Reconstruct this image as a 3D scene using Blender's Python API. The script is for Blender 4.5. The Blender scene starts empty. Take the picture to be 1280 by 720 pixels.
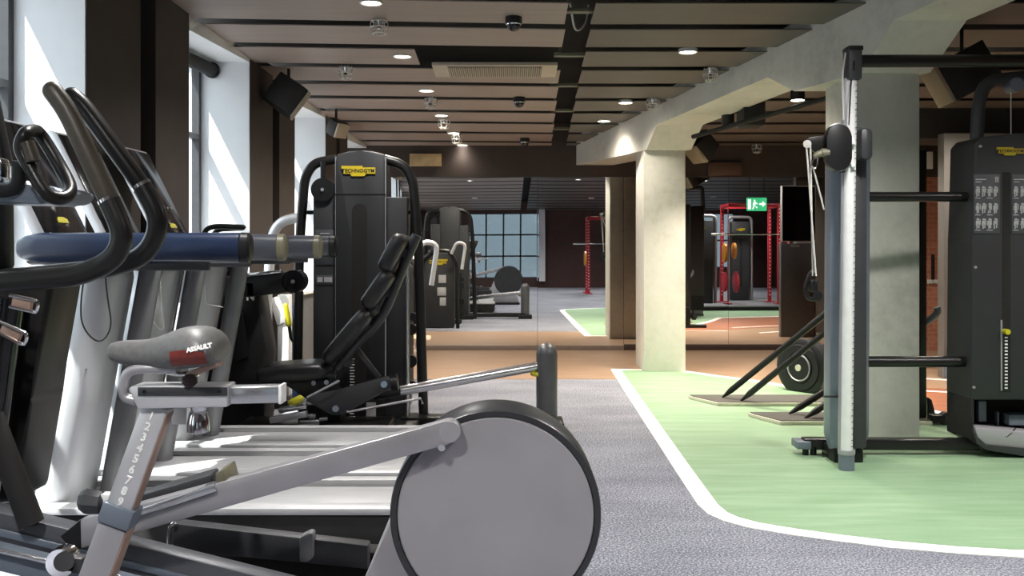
import bpy, bmesh, math, random
from mathutils import Vector, Matrix

random.seed(7)
scene = bpy.context.scene
COL = scene.collection
F, H, VX, VY = 1200.0, 1.35, 640.0, 305.0      # focal length in pixels, eye height, horizon row (1280x720 frame)


def at(x, y, Y):
    return Vector(((x - VX) / F * Y, Y, H - (y - VY) / F * Y))


def fl(x, y, z=0.0):
    Y = (H - z) * F / (y - VY)
    return Vector(((x - VX) / F * Y, Y, z))


def zc(Y):                                       # sloping ceiling, falling again behind the camera
    if Y >= 5:
        return H + 2.065 - 0.0671 * Y
    if Y >= 3:
        return H + 1.7295
    return H + 1.7295 - 0.084 * (3 - Y)


def cl(x, y):                                    # point of the ceiling plane seen at a pixel
    Y = 2.065 / ((VY - y) / F + 0.0671)
    return Vector(((x - VX) / F * Y, Y, zc(Y)))


# ------------------------------------------------------------------ materials
MATS = {}


def mat(name, col, rough=0.5, metal=0.0, noise=0.0, nscale=20.0, bump=0.0, spec=0.5, emit=None, estr=0.0, coat=0.0, stretch=None):
    m = bpy.data.materials.new(name)
    m.use_nodes = True
    nt = m.node_tree
    b = nt.nodes['Principled BSDF']
    b.inputs['Base Color'].default_value = (*col, 1)
    b.inputs['Roughness'].default_value = rough
    b.inputs['Metallic'].default_value = metal
    b.inputs['Specular IOR Level'].default_value = spec
    if coat:
        b.inputs['Coat Weight'].default_value = coat
        b.inputs['Coat Roughness'].default_value = 0.15
    if emit:
        b.inputs['Emission Color'].default_value = (*emit, 1)
        b.inputs['Emission Strength'].default_value = estr
    if noise or bump:
        tc = nt.nodes.new('ShaderNodeTexCoord')
        n = nt.nodes.new('ShaderNodeTexNoise')
        n.inputs['Scale'].default_value = nscale
        n.inputs['Detail'].default_value = 5
        src = tc.outputs['Object']
        if stretch:
            mp = nt.nodes.new('ShaderNodeMapping')
            mp.inputs['Scale'].default_value = stretch
            nt.links.new(src, mp.inputs['Vector'])
            src = mp.outputs['Vector']
        nt.links.new(src, n.inputs['Vector'])
        if noise:
            r = nt.nodes.new('ShaderNodeValToRGB')
            r.color_ramp.elements[0].position = 0.3
            r.color_ramp.elements[1].position = 0.7
            r.color_ramp.elements[0].color = (*[max(0, c * (1 - noise)) for c in col], 1)
            r.color_ramp.elements[1].color = (*[min(1, c * (1 + noise)) for c in col], 1)
            nt.links.new(n.outputs['Fac'], r.inputs['Fac'])
            nt.links.new(r.outputs['Color'], b.inputs['Base Color'])
        if bump:
            bp = nt.nodes.new('ShaderNodeBump')
            bp.inputs['Strength'].default_value = bump
            bp.inputs['Distance'].default_value = 0.01
            nt.links.new(n.outputs['Fac'], bp.inputs['Height'])
            nt.links.new(bp.outputs['Normal'], b.inputs['Normal'])
    MATS[name] = m
    return m


mat('black_plastic', (0.010, 0.010, 0.011), 0.42, spec=0.35, noise=0.15, nscale=30)
mat('black_metal', (0.010, 0.0097, 0.0095), 0.34, spec=0.4, noise=0.15, nscale=15)
mat('black_gloss', (0.008, 0.008, 0.01), 0.12, noise=0.1)
mat('black_matte', (0.012, 0.011, 0.011), 0.8, noise=0.2)
mat('vinyl', (0.014, 0.014, 0.016), 0.4, noise=0.2, nscale=60, bump=0.08)
mat('foam_grip', (0.05, 0.042, 0.03), 0.42, noise=0.15, nscale=40)
mat('navy', (0.010, 0.020, 0.052), 0.3, noise=0.12, nscale=8, coat=0.3)
mat('rail_grey', (0.06, 0.065, 0.08), 0.3, noise=0.1, nscale=8, coat=0.3)
mat('olive_cap', (0.16, 0.15, 0.10), 0.35, noise=0.1)
mat('charcoal', (0.036, 0.037, 0.041), 0.45, noise=0.12, nscale=12)
mat('graphite', (0.045, 0.046, 0.05), 0.35, metal=0.3, noise=0.1, nscale=12)
mat('tower_grey', (0.030, 0.031, 0.033), 0.55, spec=0.3, noise=0.08, nscale=6)
mat('slate', (0.16, 0.19, 0.235), 0.4, metal=0.2, noise=0.08, nscale=6)
mat('beam_grey', (0.11, 0.115, 0.13), 0.35, metal=0.3, noise=0.08)
mat('roller_grey', (0.10, 0.10, 0.105), 0.35, metal=0.3, noise=0.08)
mat('disc_grey', (0.36, 0.35, 0.37), 0.42, metal=0.15, noise=0.06, nscale=4)
mat('silver', (0.64, 0.64, 0.66), 0.36, metal=0.55, noise=0.05, nscale=10)
mat('bar_grey', (0.40, 0.39, 0.41), 0.35, metal=0.5, noise=0.06, nscale=10)
mat('upright_silver', (0.60, 0.61, 0.63), 0.42, metal=0.15, noise=0.05, nscale=6)
mat('upright_dark', (0.20, 0.20, 0.21), 0.4, metal=0.3, noise=0.08, nscale=8)
mat('chrome', (0.78, 0.78, 0.80), 0.12, metal=1.0, noise=0.04, nscale=20)
mat('brushed_steel', (0.62, 0.62, 0.64), 0.24, metal=0.9, noise=0.08, nscale=20, stretch=(1, 12, 12))
mat('white_metal', (0.78, 0.79, 0.78), 0.35, noise=0.04)
mat('belt', (0.36, 0.36, 0.37), 0.42, noise=0.10, nscale=6, stretch=(1, 14, 1), bump=0.03)
mat('foot_rail', (0.55, 0.55, 0.56), 0.40, metal=0.2, noise=0.05, nscale=8)
mat('yellow', (0.50, 0.38, 0.012), 0.45, noise=0.08)
mat('lime_yellow', (0.50, 0.46, 0.02), 0.4, noise=0.1)
mat('print_white', (0.82, 0.82, 0.80), 0.6, noise=0.04)
mat('print_grey', (0.40, 0.40, 0.40), 0.6, noise=0.1)
mat('print_black', (0.01, 0.01, 0.01), 0.6, noise=0.05)
mat('placard', (0.06, 0.063, 0.07), 0.5, noise=0.1)
mat('decal_red', (0.22, 0.035, 0.025), 0.5, noise=0.15, nscale=60)
mat('saddle', (0.13, 0.13, 0.13), 0.45, noise=0.15, nscale=80, bump=0.05)
mat('copper_side', (0.40, 0.27, 0.21), 0.4, metal=0.4, noise=0.1)
mat('plate_top', (0.065, 0.06, 0.05), 0.7, noise=0.15, nscale=60)
mat('plate_edge', (0.62, 0.60, 0.48), 0.5, noise=0.08)
mat('rubber', (0.02, 0.02, 0.022), 0.6, noise=0.2, nscale=40)
mat('cord', (0.60, 0.58, 0.54), 0.6, noise=0.1)
mat('red_paint', (0.42, 0.018, 0.03), 0.35, noise=0.1)
mat('red_plate', (0.5, 0.03, 0.05), 0.5, noise=0.1)
mat('blue_plate', (0.03, 0.06, 0.35), 0.5, noise=0.1)
mat('purple_plate', (0.25, 0.05, 0.35), 0.5, noise=0.1)
mat('orange_plate', (0.65, 0.25, 0.03), 0.5, noise=0.1)
mat('sign_green', (0.02, 0.30, 0.12), 0.4, noise=0.05, emit=(0.05, 0.55, 0.22), estr=0.35)
mat('sign_white', (0.8, 0.9, 0.85), 0.4, noise=0.03, emit=(0.85, 1.0, 0.9), estr=0.45)
mat('screen', (0.006, 0.006, 0.008), 0.08, noise=0.1)
mat('lamp_glow', (1, 0.95, 0.85), 0.4, noise=0.02, emit=(1.0, 0.93, 0.82), estr=6.0)
mat('lamp_trim', (0.75, 0.73, 0.70), 0.4, noise=0.03)
mat('vent_cream', (0.50, 0.42, 0.33), 0.5, noise=0.05)
mat('vent_grille', (0.20, 0.18, 0.15), 0.6, noise=0.1, nscale=80)
mat('wire', (0.55, 0.53, 0.50), 0.3, metal=0.5, noise=0.05)
mat('window_frame', (0.05, 0.05, 0.055), 0.4, noise=0.1)
mat('reveal_white', (0.80, 0.81, 0.83), 0.55, noise=0.03, nscale=4)
mat('pier_brown', (0.048, 0.037, 0.032), 0.6, noise=0.10, nscale=5)
mat('pier_dark', (0.030, 0.026, 0.023), 0.6, noise=0.10, nscale=5)
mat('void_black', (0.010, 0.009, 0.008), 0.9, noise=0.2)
mat('dado', (0.14, 0.145, 0.155), 0.5, noise=0.08)
mat('rear_brown', (0.065, 0.03, 0.025), 0.6, noise=0.12, nscale=4)
mat('bulkhead', (0.045, 0.032, 0.028), 0.65, noise=0.1, nscale=6)
mat('pillar_grey', (0.15, 0.142, 0.132), 0.6, noise=0.06, nscale=4)
mat('skirting', (0.16, 0.125, 0.105), 0.5, noise=0.1)
mat('skirting_dark', (0.035, 0.016, 0.013), 0.5, noise=0.1)
mat('board_right_shaded', (0.118, 0.098, 0.083), 0.55, noise=0.06, nscale=3, stretch=(0.4, 6, 6))  # same boards as on the left, darkened in colour where little light falls
mat('column_slate', (0.20, 0.235, 0.29), 0.4, metal=0.2, noise=0.06, nscale=6)
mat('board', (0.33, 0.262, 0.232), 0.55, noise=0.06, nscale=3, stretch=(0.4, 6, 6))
mat('line_white', (0.86, 0.85, 0.80), 0.5, noise=0.03, nscale=30)
mat('platform_grey', (0.17, 0.17, 0.18), 0.7, noise=0.1)
mat('box_wood', (0.52, 0.38, 0.20), 0.5, noise=0.25, nscale=9)
mat('box_brown', (0.10, 0.055, 0.04), 0.5, noise=0.15, nscale=9)
mat('speaker_black', (0.014, 0.013, 0.013), 0.6, noise=0.15)
mat('speaker_grille', (0.40, 0.33, 0.25), 0.6, noise=0.10, nscale=90)


def mat_mirror():
    m = bpy.data.materials.new('mirror_glass')
    m.use_nodes = True
    nt = m.node_tree
    b = nt.nodes['Principled BSDF']
    b.inputs['Base Color'].default_value = (0.88, 0.89, 0.88, 1)
    b.inputs['Metallic'].default_value = 1
    b.inputs['Roughness'].default_value = 0.0
    n = nt.nodes.new('ShaderNodeTexNoise')
    n.inputs['Scale'].default_value = 0.55
    n.inputs['Detail'].default_value = 0
    tc = nt.nodes.new('ShaderNodeTexCoord')
    bp = nt.nodes.new('ShaderNodeBump')
    bp.inputs['Strength'].default_value = 0.012
    bp.inputs['Distance'].default_value = 0.2
    nt.links.new(tc.outputs['Object'], n.inputs['Vector'])
    nt.links.new(n.outputs['Fac'], bp.inputs['Height'])
    nt.links.new(bp.outputs['Normal'], b.inputs['Normal'])
    MATS['mirror_glass'] = m


def mat_glass(name, tint):
    m = bpy.data.materials.new(name)
    m.use_nodes = True
    nt = m.node_tree
    nt.nodes.remove(nt.nodes['Principled BSDF'])
    out = nt.nodes['Material Output']
    t = nt.nodes.new('ShaderNodeBsdfTransparent')
    t.inputs[0].default_value = (*tint, 1)
    g = nt.nodes.new('ShaderNodeBsdfGlossy')
    g.inputs['Roughness'].default_value = 0.02
    mx = nt.nodes.new('ShaderNodeMixShader')
    mx.inputs[0].default_value = 0.06
    nt.links.new(t.outputs[0], mx.inputs[1])
    nt.links.new(g.outputs[0], mx.inputs[2])
    nt.links.new(mx.outputs[0], out.inputs['Surface'])
    MATS[name] = m


def ramp_mat(name, cols, build, rough=0.6, bump=0.0, spec=0.5):
    """cols: list of (pos, rgb); build(nt, coord) -> factor socket"""
    m = bpy.data.materials.new(name)
    m.use_nodes = True
    nt = m.node_tree
    b = nt.nodes['Principled BSDF']
    b.inputs['Roughness'].default_value = rough
    b.inputs['Specular IOR Level'].default_value = spec
    tc = nt.nodes.new('ShaderNodeTexCoord')
    f = build(nt, tc.outputs['Object'])
    r = nt.nodes.new('ShaderNodeValToRGB')
    els = r.color_ramp.elements
    while len(els) < len(cols):
        els.new(0.5)
    for e, (p, c) in zip(els, cols):
        e.position = p
        e.color = (*c, 1)
    nt.links.new(f, r.inputs['Fac'])
    nt.links.new(r.outputs['Color'], b.inputs['Base Color'])
    if bump:
        bp = nt.nodes.new('ShaderNodeBump')
        bp.inputs['Strength'].default_value = bump
        bp.inputs['Distance'].default_value = 0.006
        nt.links.new(f, bp.inputs['Height'])
        nt.links.new(bp.outputs['Normal'], b.inputs['Normal'])
    MATS[name] = m


def noise_f(nt, vec, scale, detail=4, stretch=None, rough=0.6):
    if stretch:
        mp = nt.nodes.new('ShaderNodeMapping')
        mp.inputs['Scale'].default_value = stretch
        nt.links.new(vec, mp.inputs['Vector'])
        vec = mp.outputs['Vector']
    n = nt.nodes.new('ShaderNodeTexNoise')
    n.inputs['Scale'].default_value = scale
    n.inputs['Detail'].default_value = detail
    n.inputs['Roughness'].default_value = rough
    nt.links.new(vec, n.inputs['Vector'])
    return n.outputs['Fac']


def mixf(nt, a, b, t):
    m = nt.nodes.new('ShaderNodeMix')
    m.inputs[0].default_value = t
    nt.links.new(a, m.inputs[2])
    nt.links.new(b, m.inputs[3])
    return m.outputs[0]


mat_mirror()
mat_glass('window_glass', (.93, .96, .97))
mat_glass('tinted_glass', (.34, .39, .42))
ramp_mat('carpet', [(0.36, (0.065, 0.068, 0.088)), (0.5, (0.175, 0.18, 0.215)), (0.62, (0.42, 0.43, 0.465))],
         lambda nt, v: mixf(nt, noise_f(nt, v, 95, 2, rough=0.8), noise_f(nt, v, 1.6, 3, (0.7, 1.4, 1)), 0.16), 0.9, 0.25, 0.25)
ramp_mat('wood', [(0.3, (0.29, 0.185, 0.115)), (0.55, (0.40, 0.265, 0.175)), (0.75, (0.50, 0.345, 0.235))],
         lambda nt, v: mixf(nt, noise_f(nt, v, 5, 5, (0.7, 9, 1)), noise_f(nt, v, 1.2, 2, (1, 5, 1)), 0.4), 0.32)
ramp_mat('green_rubber', [(0.3, (0.195, 0.32, 0.175)), (0.52, (0.25, 0.385, 0.23)), (0.72, (0.325, 0.455, 0.30))],
         lambda nt, v: mixf(nt, noise_f(nt, v, 3.2, 5, (0.45, 2.8, 1)), noise_f(nt, v, 70, 2), 0.12), 0.5)
ramp_mat('court_orange', [(0.3, (0.27, 0.10, 0.05)), (0.55, (0.35, 0.135, 0.07)), (0.75, (0.42, 0.18, 0.10))],
         lambda nt, v: noise_f(nt, v, 4, 5, (0.6, 3, 1)), 0.4)
ramp_mat('concrete', [(0.28, (0.45, 0.44, 0.385)), (0.5, (0.62, 0.61, 0.545)), (0.72, (0.70, 0.69, 0.63))],
         lambda nt, v: mixf(nt, noise_f(nt, v, 2.2, 6, (1, 1, 0.6)), noise_f(nt, v, 14, 6, rough=0.7), 0.4), 0.75, 0.25)


def brick_build():
    m = bpy.data.materials.new('brick')
    m.use_nodes = True
    nt = m.node_tree
    b = nt.nodes['Principled BSDF']
    tc = nt.nodes.new('ShaderNodeTexCoord')
    sp = nt.nodes.new('ShaderNodeSeparateXYZ')
    cb = nt.nodes.new('ShaderNodeCombineXYZ')
    nt.links.new(tc.outputs['Object'], sp.inputs[0])
    nt.links.new(sp.outputs['X'], cb.inputs['X'])
    nt.links.new(sp.outputs['Z'], cb.inputs['Y'])
    br = nt.nodes.new('ShaderNodeTexBrick')
    br.inputs['Scale'].default_value = 4.4
    br.inputs['Color1'].default_value = (0.42, 0.15, 0.09, 1)
    br.inputs['Color2'].default_value = (0.50, 0.21, 0.13, 1)
    br.inputs['Mortar'].default_value = (0.45, 0.33, 0.26, 1)
    br.inputs['Mortar Size'].default_value = 0.012
    nt.links.new(cb.outputs[0], br.inputs['Vector'])
    nt.links.new(br.outputs['Color'], b.inputs['Base Color'])
    b.inputs['Roughness'].default_value = 0.85
    MATS['brick'] = m


brick_build()

# ------------------------------------------------------------------ mesh helpers


def fillet(pts, rad, n=6):
    pts = [Vector(p) for p in pts]
    out = [pts[0]]
    for i in range(1, len(pts) - 1):
        a, b, c = pts[i - 1], pts[i], pts[i + 1]
        r = rad[i - 1] if isinstance(rad, (list, tuple)) else rad
        d1, d2 = (a - b), (c - b)
        r1, r2 = min(r, d1.length * 0.49), min(r, d2.length * 0.49)
        p, q = b + d1.normalized() * r1, b + d2.normalized() * r2
        for k in range(n + 1):
            t = k / n
            out.append(p * (1 - t) ** 2 + b * 2 * t * (1 - t) + q * t * t)
    out.append(pts[-1])
    return out


def arc(c, r, a0, a1, n, u, v):
    c, u, v = Vector(c), Vector(u), Vector(v)
    return [c + u * (r * math.cos(math.radians(a0 + (a1 - a0) * k / n))) + v * (r * math.sin(math.radians(a0 + (a1 - a0) * k / n))) for k in range(n + 1)]


ROOTLOC = {}


class MB:
    def __init__(self):
        self.bm = bmesh.new()

    def _bevel(self, verts, w, seg=2):
        if w <= 0:
            return
        vs = set(verts)
        es = [e for e in self.bm.edges if e.verts[0] in vs and e.verts[1] in vs]
        bmesh.ops.bevel(self.bm, geom=es, offset=w, segments=seg, affect='EDGES', profile=0.5, clamp_overlap=True)

    def box(self, c, s, bev=0.0, rot=None, seg=2):
        m = Matrix.Translation(Vector(c)) @ (rot.to_4x4() if rot is not None else Matrix.Identity(4)) @ Matrix.Diagonal((*s, 1))
        r = bmesh.ops.create_cube(self.bm, size=1.0, matrix=m)
        self._bevel(r['verts'], bev, seg)
        return self

    def span(self, a, b, bev=0.0):
        a, b = Vector(a), Vector(b)
        return self.box((a + b) / 2, [abs(x) for x in (b - a)], bev)

    def beam(self, a, b, w, h, bev=0.0, up=(0, 0, 1), seg=2):
        """rectangular bar from a to b; h measured along up"""
        a, b = Vector(a), Vector(b)
        d = (b - a)
        x = d.normalized()
        z = Vector(up) - x * x.dot(Vector(up))
        z.normalize()
        y = z.cross(x)
        rot = Matrix((x, y, z)).transposed()
        return self.box((a + b) / 2, (d.length, w, h), bev, rot, seg)

    def tube(self, pts, r, seg=12, cap=True, rnd=False, closed=False):
        pts = [Vector(p) for p in pts]
        rs = list(r) if isinstance(r, (list, tuple)) else [r] * len(pts)
        if rnd and not closed:
            d0, d1 = (pts[0] - pts[1]).normalized(), (pts[-1] - pts[-2]).normalized()
            r0, r1 = rs[0], rs[-1]
            pre, post, pr, qr = [], [], [], []
            for a in (80, 55, 28):
                t = math.radians(a)
                pre.append(pts[0] + d0 * r0 * math.sin(t)); pr.append(r0 * math.cos(t))
            for a in (28, 55, 80):
                t = math.radians(a)
                post.append(pts[-1] + d1 * r1 * math.sin(t)); qr.append(r1 * math.cos(t))
            pts = pre + pts + post
            rs = pr + rs + qr
        n = len(pts)
        tang = []
        for i in range(n):
            if closed:
                t = pts[(i + 1) % n] - pts[i - 1]
            else:
                t = pts[min(i + 1, n - 1)] - pts[max(i - 1, 0)]
            tang.append(t.normalized())
        ref = Vector((0, 0, 1)) if abs(tang[0].z) < 0.9 else Vector((1, 0, 0))
        u = tang[0].cross(ref).normalized()
        rings = []
        for i in range(n):
            t = tang[i]
            u = (u - t * u.dot(t))
            u.normalize()
            v = t.cross(u)
            rings.append([self.bm.verts.new(pts[i] + (u * math.cos(2 * math.pi * k / seg) + v * math.sin(2 * math.pi * k / seg)) * rs[i]) for k in range(seg)])
        m = n if closed else n - 1
        for i in range(m):
            A, B = rings[i], rings[(i + 1) % n]
            for k in range(seg):
                self.bm.faces.new((A[k], A[(k + 1) % seg], B[(k + 1) % seg], B[k]))
        if cap and not closed:
            self.bm.faces.new(rings[0][::-1])
            self.bm.faces.new(rings[-1])
        return self

    def cyl(self, a, b, r, r2=None, seg=24):
        return self.tube([a, b], [r, r if r2 is None else r2], seg)

    def prism(self, outline, vec, bev=0.0, seg=2):
        """closed 3D outline extruded by vec"""
        vec = Vector(vec)
        A = [self.bm.verts.new(Vector(p)) for p in outline]
        B = [self.bm.verts.new(Vector(p) + vec) for p in outline]
        n = len(A)
        self.bm.faces.new(A)
        self.bm.faces.new(B[::-1])
        for k in range(n):
            self.bm.faces.new((A[k], B[k], B[(k + 1) % n], A[(k + 1) % n]))
        self._bevel(A + B, bev, seg)
        return self

    def loft(self, rings, cap=True):
        R = [[self.bm.verts.new(Vector(p)) for p in ring] for ring in rings]
        n = len(R[0])
        for i in range(len(R) - 1):
            for k in range(n):
                self.bm.faces.new((R[i][k], R[i][(k + 1) % n], R[i + 1][(k + 1) % n], R[i + 1][k]))
        if cap:
            self.bm.faces.new(R[0][::-1])
            self.bm.faces.new(R[-1])
        return self

    def build(self, name, m, parent=None, loc=None, smooth=True):
        bm = self.bm
        bmesh.ops.recalc_face_normals(bm, faces=bm.faces)
        base = Vector(loc) if loc is not None else Vector((0, 0, 0))
        p = parent
        while p is not None and p.parent is not None:
            p = p.parent
        if p is not None:
            base = Vector(p.location)
        if base.length:
            bmesh.ops.translate(bm, verts=bm.verts, vec=-base)
        me = bpy.data.meshes.new(name)
        bm.to_mesh(me)
        bm.free()
        if smooth:
            for poly in me.polygons:
                poly.use_smooth = True
            try:
                me.set_sharp_from_angle(angle=math.radians(38))
            except Exception:
                pass
        me.materials.append(MATS[m])
        o = bpy.data.objects.new(name, me)
        COL.objects.link(o)
        if parent is not None:
            o.parent = parent
        else:
            o.location = base
        return o


def join_into(mb, o, m):
    """add printed or patterned detail to the mesh of part o as a further material"""
    root = o
    while root.parent is not None:
        root = root.parent
    bm = bmesh.new()
    bm.from_mesh(o.data)
    idx = len(o.data.materials)
    o.data.materials.append(MATS[m])
    bmesh.ops.translate(mb.bm, verts=mb.bm.verts, vec=-Vector(root.location))
    new = {v: bm.verts.new(v.co) for v in mb.bm.verts}
    for f in mb.bm.faces:
        try:
            g = bm.faces.new([new[v] for v in f.verts])
            g.material_index = idx
        except ValueError:
            pass
    bm.to_mesh(o.data)
    bm.free()
    mb.bm.free()


def tag(o, label=None, cat=None, group=None, kind=None):
    if label: o['label'] = label
    if cat: o['category'] = cat
    if group: o['group'] = group
    if kind: o['kind'] = kind
    return o


def thing(name, label, cat, loc, group=None):
    o = bpy.data.objects.new(name, None)
    COL.objects.link(o)
    o.location = loc
    o.empty_display_size = 0.1
    return tag(o, label, cat, group)


def struct(mb, name, m, label=None, smooth=True):
    o = mb.build(name, m, smooth=smooth)
    o['kind'] = 'structure'
    if label: o['label'] = label
    return o


def dup(o, delta, label=None, group=None, parent=None):
    c = o.copy()
    COL.objects.link(c)
    c.parent = parent
    if parent is None:
        c.location = Vector(o.location) + Vector(delta)
        if label: c['label'] = label
        if group: c['group'] = group
    for ch in list(o.children):
        dup(ch, delta, parent=c)
    return c


def text_mb(body, size, origin, xdir, ydir, depth=0.002, mb=None, align='CENTER', bold=0.0):
    """lettering laid out in the plane xdir/ydir, centred on origin"""
    cu = bpy.data.curves.new('lettering', 'FONT')
    cu.body = body
    cu.size = size
    cu.align_x = align
    cu.align_y = 'CENTER'
    cu.extrude = depth / 2
    cu.offset = bold
    cu.resolution_u = 2
    ob = bpy.data.objects.new('lettering', cu)
    COL.objects.link(ob)
    bpy.context.view_layer.update()
    me = ob.evaluated_get(bpy.context.evaluated_depsgraph_get()).to_mesh()
    x, y = Vector(xdir).normalized(), Vector(ydir).normalized()
    z = x.cross(y)
    M = Matrix.Translation(Vector(origin)) @ Matrix((x, y, z)).transposed().to_4x4()
    mb = mb or MB()
    vs = [mb.bm.verts.new(M @ v.co) for v in me.vertices]
    for p in me.polygons:
        try:
            mb.bm.faces.new([vs[i] for i in p.vertices])
        except ValueError:
            pass
    ob.evaluated_get(bpy.context.evaluated_depsgraph_get()).to_mesh_clear()
    bpy.data.objects.remove(ob)
    bpy.data.curves.remove(cu)
    return mb


def logo(parent, c, w, xdir=(1, 0, 0), ydir=(0, 0, 1)):
    """yellow maker's plate with black lettering; c is the plate centre on the front surface"""
    x, y = Vector(xdir), Vector(ydir)
    z = x.cross(y)
    h = w * 0.16
    o = [(-.5, .9), (.12, .9), (.12, .6), (.5, .6), (.5, -.55), (.22, -.55), (.18, -1), (-.2, -1), (-.24, -.55), (-.44, -.55), (-.44, .25), (-.5, .25)]
    pl = MB().prism([Vector(c) + x * (a * w) + y * (b * h) for a, b in o], z * 0.006).build('logo_plate', 'yellow', parent)
    tag(pl, 'yellow logo plate')
    text_mb('TECHNOGYM', w * 0.155, Vector(c) + z * 0.007 - y * h * 0.02, x, y, 0.002, bold=0.003 * w).build('lettering', 'print_black', pl, smooth=False)
    return pl

# ------------------------------------------------------------------ the room
YM = 12.2                                        # mirror wall


def xw(Y):                                       # inner face of the left wall's piers
    return -2.263 + 0.0777 * (Y - 6.74)


REAR = -5.0
RIGHT = 8.0
fm = MB()
fm.span((-4.2, REAR - .3, -0.2), (RIGHT + .3, YM + .4, 0.0))
struct(fm, 'floor', 'carpet', 'speckled blue grey carpet floor')


def slab(name, pts, z0, z1, m, label):
    mb = MB()
    mb.prism([(p[0], p[1], z0) for p in pts], (0, 0, z1 - z0))
    return struct(mb, name, m, label, smooth=False)


Ywood = 9.58
slab('wood_floor', [(-1.95, Ywood), (1.3, Ywood), (2.2, 9.2), (RIGHT, 7.2), (RIGHT, YM), (-1.8, YM)], -.01, 0.002, 'wood', 'strip of pale wooden floor before the mirror wall')
# green training area with its white border (outer outline walked round)
outer_px = [(763, 461.5), (813, 540), (845, 590), (862, 616), (872, 631), (885, 643), (904, 651.5), (935, 660), (985, 668.5), (1030, 675), (1110, 685), (1200, 693), (1280, 698)]
outer = [fl(x, y) for x, y in outer_px] + [Vector((3.0, 4.09, 0)), Vector((3.9, 4.08, 0)), Vector((6.0, 4.2, 0)), Vector((7.6, 4.6, 0))]
top_px = [(1300, 540), (1212, 522), (1166, 513), (1080, 498), (985, 482), (940, 475), (900, 470), (865, 465), (845, 462)]
top = [Vector((7.6, 6.0, 0)), Vector((5.6, 6.4, 0))] + [fl(x, y) for x, y in top_px]
ring = outer + top


def inset(ring, d):
    n = len(ring)
    out = []
    for i in range(n):
        a, b, c = ring[i - 1], ring[i], ring[(i + 1) % n]
        n1 = Vector((-(b - a).y, (b - a).x, 0)).normalized()
        n2 = Vector((-(c - b).y, (c - b).x, 0)).normalized()
        m = (n1 + n2).normalized()
        out.append(b + m * (d / max(0.35, m.dot(n1))))
    return out


slab('green_floor_border', ring, -.01, 0.004, 'line_white', 'white border line round the green training floor')
slab('green_floor', inset(ring, 0.105), -.01, 0.006, 'green_rubber', 'mottled green rubber training floor')
# orange court beyond the green
oc = [fl(985, 482), fl(1080, 498), fl(1166, 513), fl(1212, 522), fl(1300, 540), Vector((5.6, 6.4, 0)), Vector((7.6, 6.0, 0)), Vector((RIGHT, 6.0, 0)), Vector((RIGHT, 7.7, 0)), Vector((4.3, 8.85, 0)), Vector((3.9, 9.0, 0)), fl(985, 474)]
slab('orange_court_floor', oc, -.01, 0.003, 'court_orange', 'orange sports court floor beyond the green')


def court_line(name, a, b, w, label):
    a, b = Vector(a), Vector(b)
    d = (b - a).normalized()
    n = Vector((-d.y, d.x, 0)) * w / 2
    slab(name, [a + n, b + n, b - n, a - n], -.01, 0.0045, 'line_white', label)


court_line('court_line', fl(1100, 470), (7.9, 7.55, 0), .07, 'white court line nearest the wooden floor')
court_line('court_line', fl(1120, 487), (7.9, 7.0, 0), .07, 'white court line in the middle of the orange floor')
court_line('court_line', fl(980, 477.5), fl(1060, 476), .05, 'white court line behind the round weight plate')
court_line('court_line', (4.6, 8.7, 0), (5.3, 7.0, 0), .07, 'white cross line on the orange floor')
court_line('court_line', (6.0, 8.2, 0), (6.7, 6.4, 0), .07, 'white cross line on the far right of the orange floor')

# ---- left wall: piers, window bays, reveals
piers = [(-5.0, -3.4), (-2.2, -.8), (.4, 1.3), (2.1, 2.95), (5.34, 6.74), (7.94, 9.18), (10.25, 11.2)]
bays = [(-3.4, -2.2), (-.8, .4), (1.3, 2.1), (2.95, 5.34), (6.74, 7.94), (9.18, 10.25), (11.2, 12.2)]
DEP = 0.42


def wall_prism(mb, ya, yb, d0, d1, z0, z1):
    mb.prism([(xw(ya) - d0, ya, z0), (xw(yb) - d0, yb, z0), (xw(yb) - d1, yb, z0), (xw(ya) - d1, ya, z0)], (0, 0, z1 - z0))


wp, wr, wd = MB(), MB(), MB()
for ya, yb in piers:
    zt = max(zc(ya), zc(yb)) + .05
    g0 = ya + (yb - ya) * 0.47
    g1 = ya + (yb - ya) * 0.62
    wall_prism(wp, ya + .012, g0, 0, .3, 0, zt)
    wall_prism(wp, g1, yb - .012, 0, .3, 0, zt)
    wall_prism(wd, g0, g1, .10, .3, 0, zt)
    # white reveals on both sides of the pier
    wall_prism(wr, ya, ya + .012, .004, DEP + .1, .84, zt)
    wall_prism(wr, yb - .012, yb, .004, DEP + .1, .84, zt)
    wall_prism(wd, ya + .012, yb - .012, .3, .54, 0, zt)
struct(wp, 'wall_left', 'pier_brown', 'dark brown piers between the windows on the left', smooth=False)
struct(wd, 'wall_left_core', 'void_black', 'black recessed slots of the left piers', smooth=False)
ws = MB()
wh = MB()
for ya, yb in bays:
    zt = min(zc(ya), zc(yb))
    wall_prism(ws, ya, yb, .10, DEP + .12, 0, .84)
    wall_prism(wr, ya, yb, .06, DEP + .12, .84, .87)
    wall_prism(wr, ya, yb, .0, DEP + .12, zt - .03, zt + .06)     # white head of the bay
struct(ws, 'wall_left_dado', 'dado', 'dark grey panels below the window sills', smooth=False)
struct(wr, 'trim_1', 'reveal_white', 'white window reveals, sills and heads', smooth=False)
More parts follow.
